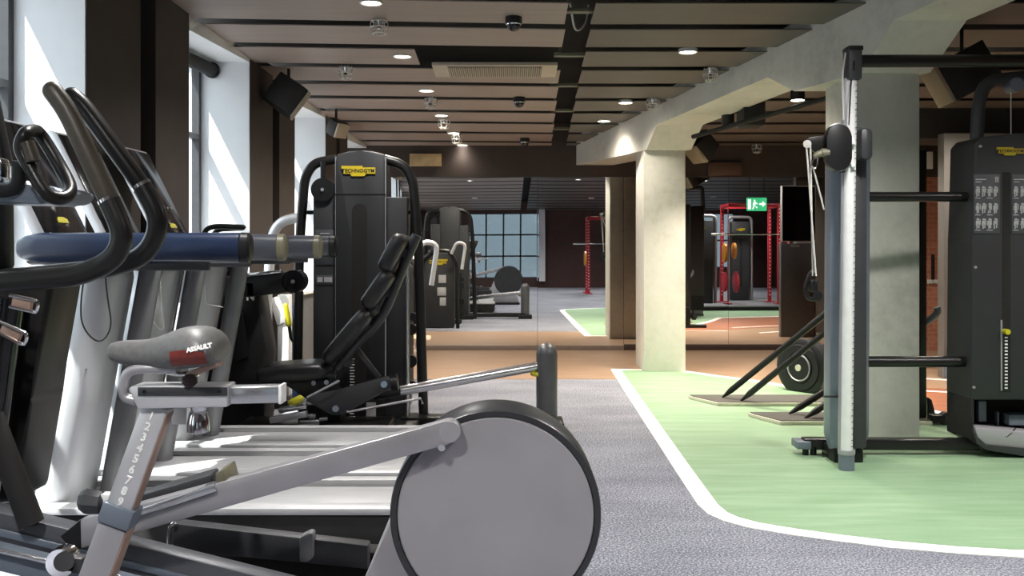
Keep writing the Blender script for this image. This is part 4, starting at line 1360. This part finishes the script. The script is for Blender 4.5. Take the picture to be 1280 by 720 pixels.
# flywheel
fc = at(1004, 459, 8.75)
ax = Vector((-.80, -.60, 0)).normalized()
ay = Vector((-ax.y, ax.x, 0))
R = 36 / F * 8.75
wt = thing('flywheel', 'round black flywheel with stepped rings standing behind the slanting rods', 'flywheel', (fc.x, fc.y, 0))
rings = []
for o_, r_ in ((0, R), (.02, R), (.03, R * .92), (.03, R * .80), (.045, R * .78), (.045, R * .56), (.035, R * .52), (.035, R * .46), (.05, R * .44), (.05, R * .12)):
    rings.append([fc + ax * (o_ + .02) + ay * (r_ * math.cos(t)) + Vector((0, 0, 1)) * (r_ * math.sin(t)) for t in [2 * math.pi * k / 40 for k in range(40)]])
back = [[fc - ax * .10 + ay * (r_ * math.cos(t)) + Vector((0, 0, 1)) * (r_ * math.sin(t)) for t in [2 * math.pi * k / 40 for k in range(40)]] for r_ in (R * .8, R * .96)]
MB().loft(back + rings).build('wheel', 'black_plastic', wt)
MB().tube([fc + ax * .04, fc + ax * .08], .03, 16).build('hub', 'plate_edge', wt)
MB().tube([fc + ax * .068 + ay * (R * .45 * math.cos(t)) + Vector((0, 0, R * .45 * math.sin(t))) for t in [2 * math.pi * k / 30 for k in range(30)]], .008, 6, closed=True).build('bright_ring', 'bar_grey', wt)
MB().span((fc.x - .02, fc.y + .02, 0), (fc.x + .45, fc.y + .22, .05), .01).build('stand_base', 'black_metal', wt)
MB().span((fc.x + .10, fc.y + .08, .03), (fc.x + .2, fc.y + .16, fc.z + .1), .01).build('stand_post', 'black_metal', wt)

# ------------------------------------------------------------------ things on the ceiling
def spk(name, label, c, d, size):
    """boxy loudspeaker, front grille facing d"""
    t = thing(name, label, 'loudspeaker', c, 'loudspeakers hung under the ceiling')
    c, d = Vector(c), Vector(d).normalized()
    side = d.cross(Vector((0, 0, 1))).normalized()
    up = side.cross(d).normalized()
    w, dp, h = size
    o = [(-w * .28, -dp), (w * .28, -dp), (w * .5, -dp * .35), (w * .5, 0), (-w * .5, 0), (-w * .5, -dp * .35)]
    MB().prism([c + side * a + d * b - up * h / 2 for a, b in o], up * h, .008).build('cabinet', 'speaker_black', t)
    g = MB().prism([c + side * a + d * .002 - up * h / 2 * .97 for a in (-w * .48, w * .48)] + [c + side * a + d * .002 + up * h / 2 * .97 for a in (w * .48, -w * .48)], d * .03, .008)
    g.build('grille', 'speaker_grille', t)
    top = c + up * h * .35 - d * dp * .6
    MB().tube([top, Vector((top.x, top.y, zc(top.y) + .01))], .014, 8).build('bracket', 'black_metal', t)
    return t


s1 = at(373, 134, 8.3)
spk('loudspeaker', 'black loudspeaker hung at the window pier on the left', (s1.x, 8.3, s1.z + .02), (.75, .2, -.55), (.27, .28, .27))
s2 = at(426, 163, 9.9)
spk('loudspeaker', 'small loudspeaker at the farthest left pier, near the mirror', (s2.x, 9.9, s2.z), (.7, -.5, -.4), (.17, .17, .16))
s3 = at(868, 193, 10.5)
spk('loudspeaker', 'loudspeaker on the right side of the far concrete column', (2.0, 10.45, s3.z), (-.62, -.30, -.72), (.26, .26, .24))
s4 = at(1172, 108, 7.2)
spk('loudspeaker', 'large loudspeaker under the beam beside the near concrete column', (3.12, 7.0, s4.z - .03), (-.88, .12, -.48), (.36, .38, .30))

cage = thing('sprinkler_head', 'x', 'sprinkler', (0, 0, 0), 'caged sprinkler heads on the ceiling')
g = MB()
for z, r in ((-.015, .055), (-.06, .062), (-.105, .048)):
    g.tube([(r * math.cos(t), r * math.sin(t), z) for t in [2 * math.pi * k / 16 for k in range(16)]], .0045, 5, closed=True)
for k in range(6):
    a = 2 * math.pi * k / 6
    g.tube([(r * math.cos(a), r * math.sin(a), z) for z, r in ((0, .05), (-.03, .062), (-.06, .062), (-.105, .048), (-.115, .02), (-.116, 0))], .004, 5)
g.build('wire_cage', 'wire', cage)
h = MB().tube([(0, 0, .0), (0, 0, -.03), (0, 0, -.05), (0, 0, -.07)], [.02, .014, .01, .022], 10).build('nozzle', 'chrome', cage)
spots = [(474, 24, 'caged sprinkler head nearest the camera, left of the first dome camera'), (432, 83, 'caged sprinkler head left of the air vent'),
         (538, 122, 'caged sprinkler head just past the air vent'), (555, 148, 'second caged sprinkler head past the air vent'),
         (571, 168, 'third caged sprinkler head past the air vent'), (583, 184, 'caged sprinkler head closest to the left mirrors'),
         (888, 85, 'caged sprinkler head right of the slot, nearest the concrete beam'), (816, 123, 'caged sprinkler head right of the slot, above the far end of the beam'),
         (1162, 151, 'caged sprinkler head right of the near concrete column'), (946, 180, 'caged sprinkler head beyond the beam, above the exit sign reflection')]
for i, (x, y, lab) in enumerate(spots):
    p = cl(x, y)
    if i == 0:
        cage.location = p
        cage['label'] = lab
    else:
        dup(cage, p - Vector(cage.location), lab)

dome = thing('dome_camera', 'x', 'camera', (0, 0, 0), 'dome cameras on the ceiling')
MB().tube([(0, 0, .01), (0, 0, -.045)], .06, 20).build('mount', 'black_plastic', dome)
MB().loft([[(r * math.cos(t), r * math.sin(t), z) for t in [2 * math.pi * k / 20 for k in range(20)]] for z, r in ((-.044, .05), (-.065, .048), (-.085, .036), (-.096, .016))]).build('dome', 'black_gloss', dome)
MB().tube([(.05 * math.cos(t), .05 * math.sin(t), -.048) for t in [2 * math.pi * k / 20 for k in range(20)]], .006, 6, closed=True).build('trim_ring', 'chrome', dome)
for i, (x, y, lab) in enumerate(((642, 22, 'black dome camera nearest the camera, above the air vent'), (649, 122, 'black dome camera just past the air vent'), (656, 173, 'black dome camera closest to the mirrors'))):
    p = cl(x, y)
    if i == 0:
        dome.location = p
        dome['label'] = lab
    else:
        dup(dome, p - Vector(dome.location), lab)

LAMPS = []
dl = thing('downlight', 'x', 'ceiling light', (0, 0, 0), 'round downlights in the ceiling gaps')
MB().loft([[(r * math.cos(t), r * math.sin(t), z) for t in [2 * math.pi * k / 28 for k in range(28)]] for z, r in ((.02, .075), (-.006, .078), (-.01, .07), (-.004, .062))], cap=False).build('trim_ring', 'lamp_trim', dl)
MB().cyl((0, 0, -.004), (0, 0, .004), .063, seg=28).build('lens', 'lamp_glow', dl)
dls = [(464, 3, 'round downlight at the top edge of the picture'), (503, 70, 'round downlight at the left end of the air vent'), (533, 113, 'round downlight past the air vent'),
       (552, 144, 'second round downlight past the air vent'), (567, 166, 'round downlight in the fourth gap before the mirrors'), (578, 181, 'round downlight closest to the left mirrors'),
       (860, 64.5, 'round downlight right of the slot, nearest the camera'), (782, 128, 'round downlight right of the slot, above the beam end'), (755, 151, 'round downlight right of the slot, closest to the mirrors'),
       (708, 186, 'round downlight at the far end of the service slot'), (1042, 144, 'round downlight behind the cable machine pole'), (1208, 147, 'round downlight above the grey pillar'), (1220, 106, 'round downlight beside the big loudspeaker')]
first = True
pts = []
for x, y, lab in dls:
    pts.append((cl(x, y), lab))
for (X_, Y_) in ((-1.2, 3.6), (1.9, 4.4), (4.4, 4.3), (-1.0, 1.0), (1.6, 1.2), (4.6, 1.0), (-1.0, -2.2), (2.2, -2.2), (5.4, -2.0), (6.2, 5.6), (6.6, 8.5)):  # unseen downlights added as fill light
    pts.append((Vector((X_, Y_, zc(Y_))), 'added fill downlight in the ceiling behind the camera or beyond the right edge'))
for p, lab in pts:
    if first:
        dl.location = p
        dl['label'] = lab
        first = False
    else:
        dup(dl, p - Vector(dl.location), lab, 'added fill downlights outside the picture' if 'behind the camera' in lab else None)
    LAMPS.append(p)

# cylinder spots on a track beyond the beam
trk = MB()
ta, tb_ = at(905, 178, 9.0), at(1048, 132, 8.3)
tpt = [(at(910, 150, 9.3), 'cylinder spotlight nearer the far concrete column'), (at(997, 116, 8.4), 'cylinder spotlight nearer the cable machine')]
sp0 = None
for p, lab in tpt:
    if sp0 is None:
        sp0 = thing('cylinder_spotlight', lab, 'ceiling light', p, 'cylinder spotlights beyond the beam')
        MB().tube([p + Vector((0, 0, .07)), p + Vector((0, 0, -.065))], .062, 22).build('barrel', 'black_plastic', sp0)
        MB().cyl(p + Vector((0, 0, -.068)), p + Vector((0, 0, -.06)), .056, seg=22).build('lens', 'lamp_glow', sp0)
        MB().tube([p + Vector((0, 0, .06)), Vector((p.x, p.y, zc(p.y) + .02))], .012, 8).build('stem', 'black_plastic', sp0)
    else:
        dup(sp0, p - Vector(sp0.location), lab)
for (x0, y0_, x1, y1_, Y0, Y1, lab) in ((866, 171, 1040, 121, 9.4, 8.0, 'long black conduit under the boards beyond the beam'), (930, 152, 952, 126, 8.9, 8.9, 'short black duct hanging beyond the beam')):
    A, B = at(x0, y0_, Y0), at(x1, y1_, Y1)
    if Y0 != Y1:
        o = MB().tube([A, B], .022, 10).build('ceiling_conduit', 'black_matte', loc=A)
    else:
        o = MB().span((A.x, A.y, A.z - .03), (A.x + .2, A.y + .3, zc(A.y) + .02), .006).build('ceiling_duct', 'black_matte', loc=A)
    tag(o, lab, 'conduit' if Y0 != Y1 else 'duct')

# air vent in place of one board
va, vb = cl(534, 74), cl(684, 74)
vy = cl(600, 84).y
zv = zc(vy)
v = thing('air_vent', 'cream linear air vent set in the ceiling boards', 'air vent', ((va.x + vb.x) / 2, vy, zv))
sl_ = -.0671
MB().box(((va.x + vb.x) / 2 + .06, vy + .07, zv - .01), (1.06, .42, .03), .004, Matrix.Rotation(-.067, 3, 'X')).build('frame', 'vent_cream', v)
vg = MB().box(((va.x + vb.x) / 2 + .06, vy + .07, zv - .027), (.80, .34, .008), .0, Matrix.Rotation(-.067, 3, 'X')).build('grille', 'vent_grille', v)
gs = MB()
for k in range(44):
    gs.box(((va.x + vb.x) / 2 + .06 - .39 + .78 * k / 43, vy + .07, zv - .034), (.007, .33, .008), .0, Matrix.Rotation(-.067, 3, 'X'))
join_into(gs, vg, 'vent_cream')

# boxes on the band above the mirrors
b = MB().span(at(512, 207.5, 12.12), at(552, 192.5, 12.17), .004).build('wall_box', 'box_wood', loc=at(532, 200, 12.15))
tag(b, 'pale wooden access panel on the dark band above the left mirrors', 'access panel')
b = MB().span(at(885, 219, 12.12), at(926, 203, 12.17), .004).build('wall_box', 'box_brown', loc=at(905, 211, 12.15))
tag(b, 'brown access panel on the dark band right of the far column', 'access panel')
# strip lamp glimpsed between column and pillar
b = MB().span(at(1160, 211, 12.13), at(1164, 190, 12.185), .004).build('wall_lamp', 'print_white', loc=at(1162, 200, 11.95))
tag(b, 'narrow white wall fitting between the near column and the brick wall', 'wall fitting')
tr_ = MB()
for k in range(5):
    q = at(1160.5 + k * 3.2, 352, 12.16)
    tr_.box(q, (.02, .06, .05), .003)
tr_ = tr_.build('barbell_rests', 'print_white', loc=at(1166, 352, 11.9))
tag(tr_, 'row of small white hooks low on the brick wall', 'hooks')
b = MB().tube([at(1166, 318, 12.17), at(1166, 352, 12.17)], .02, 8).build('wall_rail', 'black_metal', loc=at(1166, 335, 11.95))
tag(b, 'thin black rail on the brick wall', 'rail')

# ------------------------------------------------------------------ things the mirrors show
kx0, kx1, ky = 3.9, 4.42, 10.42
ks = thing('screen_stand', 'dark floor stand carrying a black screen, seen in the mirror', 'screen stand', (4.1, ky, 0))
MB().span((kx0, ky - .06, 0), (kx1, ky + .06, 1.36), .006).build('panel', 'beam_grey', ks)
tv = thing('television', 'black flat screen on the dark floor stand', 'screen', (4.1, ky, 1.37))
MB().span((kx0 + .02, ky - .05, 1.38), (kx1 - .0, ky + .04, 2.2), .006).build('housing', 'bar_grey', tv)
MB().span((kx0 + .03, ky + .038, 1.395), (kx1 - .015, ky + .046, 2.185)).build('screen', 'screen', tv)
MB().span((4.03, ky + .055, 1.30), (4.17, ky + .065, 1.335), .002).build('maker_strip', 'print_grey', ks)

plat = MB().prism([(3.5, 2.0, 0), (7.6, 2.0, 0), (7.6, 4.9, 0), (3.5, 5.1, 0)], (0, 0, .10), .006)
struct(MB().prism([(3.5, 5.101, 0), (7.6, 4.901, 0), (7.6, 4.92, 0), (3.5, 5.12, 0)], (0, 0, .075)), 'trim_5', 'void_black', 'black riser of the platform', smooth=False)
o = struct(plat, 'floor_platform', 'platform_grey', 'low grey platform under the red racks')


def plate_stack(root, c, ax, rr, mats):
    for i, (r, m) in enumerate(zip(rr, mats)):
        p = Vector(c) + Vector(ax) * (.06 * i)
        tag(MB().tube([p, p + Vector(ax) * .008, p + Vector(ax) * .042, p + Vector(ax) * .05], [r * .9, r, r, r * .9], 28).build('weight_plate', m, root))


def rack(x0, x1, y0, y1, z0, label, hh=2.1):
    t = thing('power_rack', label, 'power rack', ((x0 + x1) / 2, (y0 + y1) / 2, z0), 'red power racks reflected in the mirrors')
    for x in (x0, x1):
        for y in (y0, y1):
            p = MB().span((x - .035, y - .035, z0), (x + .035, y + .035, z0 + hh), .004).build('post', 'red_paint', t)
            hm_ = MB()
            for k in range(24):
                hm_.box((x, y + .036, z0 + .15 + k * .08), (.02, .003, .02))
            join_into(hm_, p, 'print_white')
            MB().span((x - .1, y - .1, z0), (x + .1, y + .1, z0 + .02)).build('foot', 'red_paint', p)
        MB().span((x - .03, y0, z0 + hh - .08), (x + .03, y1, z0 + hh), .004).build('side_beam', 'red_paint', t)
    for y in (y0, y1):
        MB().span((x0, y - .03, z0 + hh - .08), (x1, y + .03, z0 + hh), .004).build('cross_beam', 'red_paint', t)
    return t


def barbell(c, L, label):
    t = thing('barbell', label, 'barbell', c)
    c = Vector(c)
    MB().tube([c - Vector((L / 2, 0, 0)), c + Vector((L / 2, 0, 0))], .014, 10).build('bar', 'chrome', t)
    for s in (-1, 1):
        MB().tube([c + Vector((s * L * .32, 0, 0)), c + Vector((s * L * .5, 0, 0))], .025, 12).build('sleeve', 'chrome', t)
    return t


rk = rack(4.45, 5.55, 3.7, 4.45, .10, 'wide red power rack on the platform, under the exit sign')
rk2 = rack(5.95, 7.0, 3.7, 4.45, .10, 'red power rack at the right end of the platform')
rk3 = rack(2.05, 3.1, -2.0, -1.3, 0, 'red power rack reflected left of the concrete column')
barbell((5.0, 4.515, 1.55), 1.9, 'silver barbell across the wide red rack')
barbell((2.575, -1.235, 1.35), 1.9, 'silver barbell on the rack reflected left of the concrete column')
for (x, zz, m, r, lab) in ((4.36, 1.15, 'orange_plate', .2, 'orange weight plate hung high on the left post of the wide rack'), (4.36, .55, 'red_plate', .2, 'red weight plate hung low on the left post of the wide rack'),
                           (4.62, 1.2, 'orange_plate', .17, 'orange weight plate inside the wide rack'), (4.66, .55, 'red_plate', .22, 'red weight plate low inside the wide rack'),
                           (5.64, 1.1, 'lime_yellow', .2, 'yellow weight plate on the right post of the wide rack'), (5.66, .55, 'purple_plate', .22, 'purple weight plate low on the right post of the wide rack'),
                           (5.86, .5, 'blue_plate', .22, 'blue weight plate low beside the end rack')):
    p = Vector((x, 4.4, zz))
    o = MB().tube([p - Vector((.03, 0, 0)), p - Vector((.025, 0, 0)), p + Vector((.025, 0, 0)), p + Vector((.03, 0, 0))], [r * .93, r, r, r * .93], 28).build('weight_plate', m, loc=p)
    tag(o, lab, 'weight plate', 'coloured weight plates on the red racks')
for (x, m, lab) in ((1.97, 'orange_plate', 'orange weight plate on the rack reflected left of the column'),):
    p = Vector((x, -1.4, .95))
    o = MB().tube([p - Vector((.03, 0, 0)), p + Vector((.03, 0, 0))], .2, 28).build('weight_plate', m, loc=p)
    tag(o, lab, 'weight plate', 'coloured weight plates on the red racks')


def dark_tower(x0, x1, y0, z0, hh, label):
    t = thing('weight_machine', label, 'weight machine', ((x0 + x1) / 2, y0, z0))
    MB().span((x0, y0 - .3, z0), (x1, y0, z0 + hh), .02).build('housing', 'tower_grey', t)
    m = (x0 + x1) / 2
    MB().span((m - .03, y0 - .01, z0 + .3), (m + .03, y0 + .004, z0 + hh - .4), .01).build('stack_slot', 'void_black', t)
    MB().tube(fillet([(x0 - .06, y0 - .1, z0), (x0 - .06, y0 - .1, z0 + hh + .1), (x1 + .06, y0 - .1, z0 + hh + .1), (x1 + .06, y0 - .1, z0)], .1), .035, 14).build('frame_hoop', 'bar_grey', t)
    logo(t, (m, y0 + .002, z0 + hh - .18), .2, (-1, 0, 0))
    return t


dark_tower(3.62, 4.15, 4.3, .10, 1.75, 'dark weight machine beside the red racks, reflected right of the far column')
dark_tower(4.85, 5.25, 3.2, .10, 1.75, 'dark weight machine behind the wide red rack')
ex = thing('exit_sign', 'green illuminated exit sign with running figure and arrow, seen in the mirror', 'exit sign', (4.97, 4.9, 2.1))
zx = 2.03
MB().span((4.77, 4.88, zx), (5.17, 4.92, zx + .27), .006).build('panel', 'sign_green', ex)
pg = MB()
ys_ = 4.921


def sgn(pts_):
    pg.prism([(4.97 + a * .40, ys_, zx + .135 + b * .27) for a, b in pts_], (0, .003, 0))


sgn([(-.46, -.38), (-.30, -.38), (-.30, .38), (-.46, .38)])
sgn([(-.16, .20), (-.08, .20), (-.08, .34), (-.16, .34)])
sgn([(-.22, -.05), (-.06, -.05), (-.04, .18), (-.18, .18)])
sgn([(-.24, -.38), (-.18, -.38), (-.10, -.05), (-.18, -.05)])
sgn([(-.10, -.12), (.02, -.20), (.02, -.30), (-.02, -.30), (-.14, -.05)])
sgn([(-.04, .14), (.06, .02), (.04, -.02), (-.08, .08)])
sgn([(.12, -.05), (.28, -.05), (.28, -.22), (.44, .02), (.28, .26), (.28, .09), (.12, .09)])
pg.build('pictogram', 'sign_white', ex, smooth=False)
for x in (4.82, 5.12):
    MB().tube([(x, 4.9, zx + .26), (x, 4.9, zc(4.9) + .05)], .006, 6).build('hanger', 'black_metal', ex)

# ------------------------------------------------------------------ light
def lamp(name, kind, loc, energy, color=(1, 1, 1), **kw):
    L = bpy.data.lights.new(name, kind)
    L.energy = energy
    L.color = color
    for k, v in kw.items():
        setattr(L, k, v)
    o = bpy.data.objects.new(name, L)
    o.location = loc
    COL.objects.link(o)
    return o


sun = lamp('sun', 'SUN', (-6, -4, 9), 7.0, (1.0, .96, .90), angle=math.radians(.6))
sun.rotation_euler = Vector((1.0, .75, -1.9)).to_track_quat('-Z', 'Y').to_euler()
NEUT = (1.0, .97, .94)
WARM = (1.0, .90, .77)
for i, p in enumerate(LAMPS):  # beams of the visible downlights and the added fill ones
    far = p.y > 9.2
    near_beam = abs(p.x - BL(p.y)) < .6 and p.y > 8
    o = lamp('downlight_beam', 'SPOT', p + Vector((0, 0, -.03)), 30 if near_beam and p.y < 11.2 else (7 if p.y > 11.2 else 92) if far else (75 if p.y > 5 else 150 if (p.x > 1.5 and p.y > 3) else 115), WARM if p.y > 7.5 else NEUT, spot_size=math.radians(140), spot_blend=.8, shadow_soft_size=.12)
for p, lab in tpt:
    lamp('spotlight_beam', 'SPOT', p + Vector((0, 0, -.08)), 120, WARM, spot_size=math.radians(110), spot_blend=.8, shadow_soft_size=.05)

# sky light enters through the windows: portals help sampling
for ya, yb in bays:
    zt = min(zc(ya), zc(yb)) - .03
    o = lamp('window_portal', 'AREA', (xw((ya + yb) / 2) - DEP - .06, (ya + yb) / 2, (.87 + zt) / 2), 1, shape='RECTANGLE', size=yb - ya, size_y=zt - .87)
    o.data.cycles.is_portal = True
    o.rotation_euler = Vector((1, 0, 0)).to_track_quat('-Z', 'Z').to_euler()
for x0, x1, z0, z1 in ((WX0, WX1, WZ0, WZ1), (3.0, 6.8, .6, 2.3)):
    o = lamp('window_portal', 'AREA', ((x0 + x1) / 2, REAR - .16, (z0 + z1) / 2), 1, shape='RECTANGLE', size=x1 - x0, size_y=z1 - z0)
    o.data.cycles.is_portal = True
    o.rotation_euler = Vector((0, 1, 0)).to_track_quat('-Z', 'Z').to_euler()

w = bpy.data.worlds.new('world')
scene.world = w
w.use_nodes = True
nt = w.node_tree
bg = nt.nodes['Background']
tc = nt.nodes.new('ShaderNodeTexCoord')
sp = nt.nodes.new('ShaderNodeSeparateXYZ')
nt.links.new(tc.outputs['Generated'], sp.inputs[0])
r = nt.nodes.new('ShaderNodeValToRGB')
r.color_ramp.elements[0].position = .0
r.color_ramp.elements[0].color = (.55, .57, .58, 1)
r.color_ramp.elements[1].position = .35
r.color_ramp.elements[1].color = (.86, .94, 1.0, 1)
nt.links.new(sp.outputs['Z'], r.inputs['Fac'])
nt.links.new(r.outputs['Color'], bg.inputs['Color'])
bg.inputs['Strength'].default_value = 1.5

# ------------------------------------------------------------------ camera
cam = bpy.data.cameras.new('camera')
cam.sensor_fit = 'HORIZONTAL'
cam.sensor_width = 36
cam.lens = 36 * F / 1280
cam.shift_y = -(360 - VY) / 1280
cam.clip_start = .05
co = bpy.data.objects.new('camera', cam)
co.location = (0, 0, H)
co.rotation_euler = (math.radians(90), 0, 0)
COL.objects.link(co)
scene.camera = co
vs = scene.view_settings
vs.view_transform = 'Standard'
vs.look = 'None'
vs.gamma = 1
vs.exposure = 1.4
vs.use_curve_mapping = False
scene.cycles.max_bounces = 10
scene.cycles.diffuse_bounces = 5
scene.cycles.glossy_bounces = 5
scene.cycles.transparent_max_bounces = 12
scene.cycles.sample_clamp_indirect = 6
scene.cycles.caustics_reflective = False
scene.cycles.caustics_refractive = False
scene.cycles.use_denoising = True
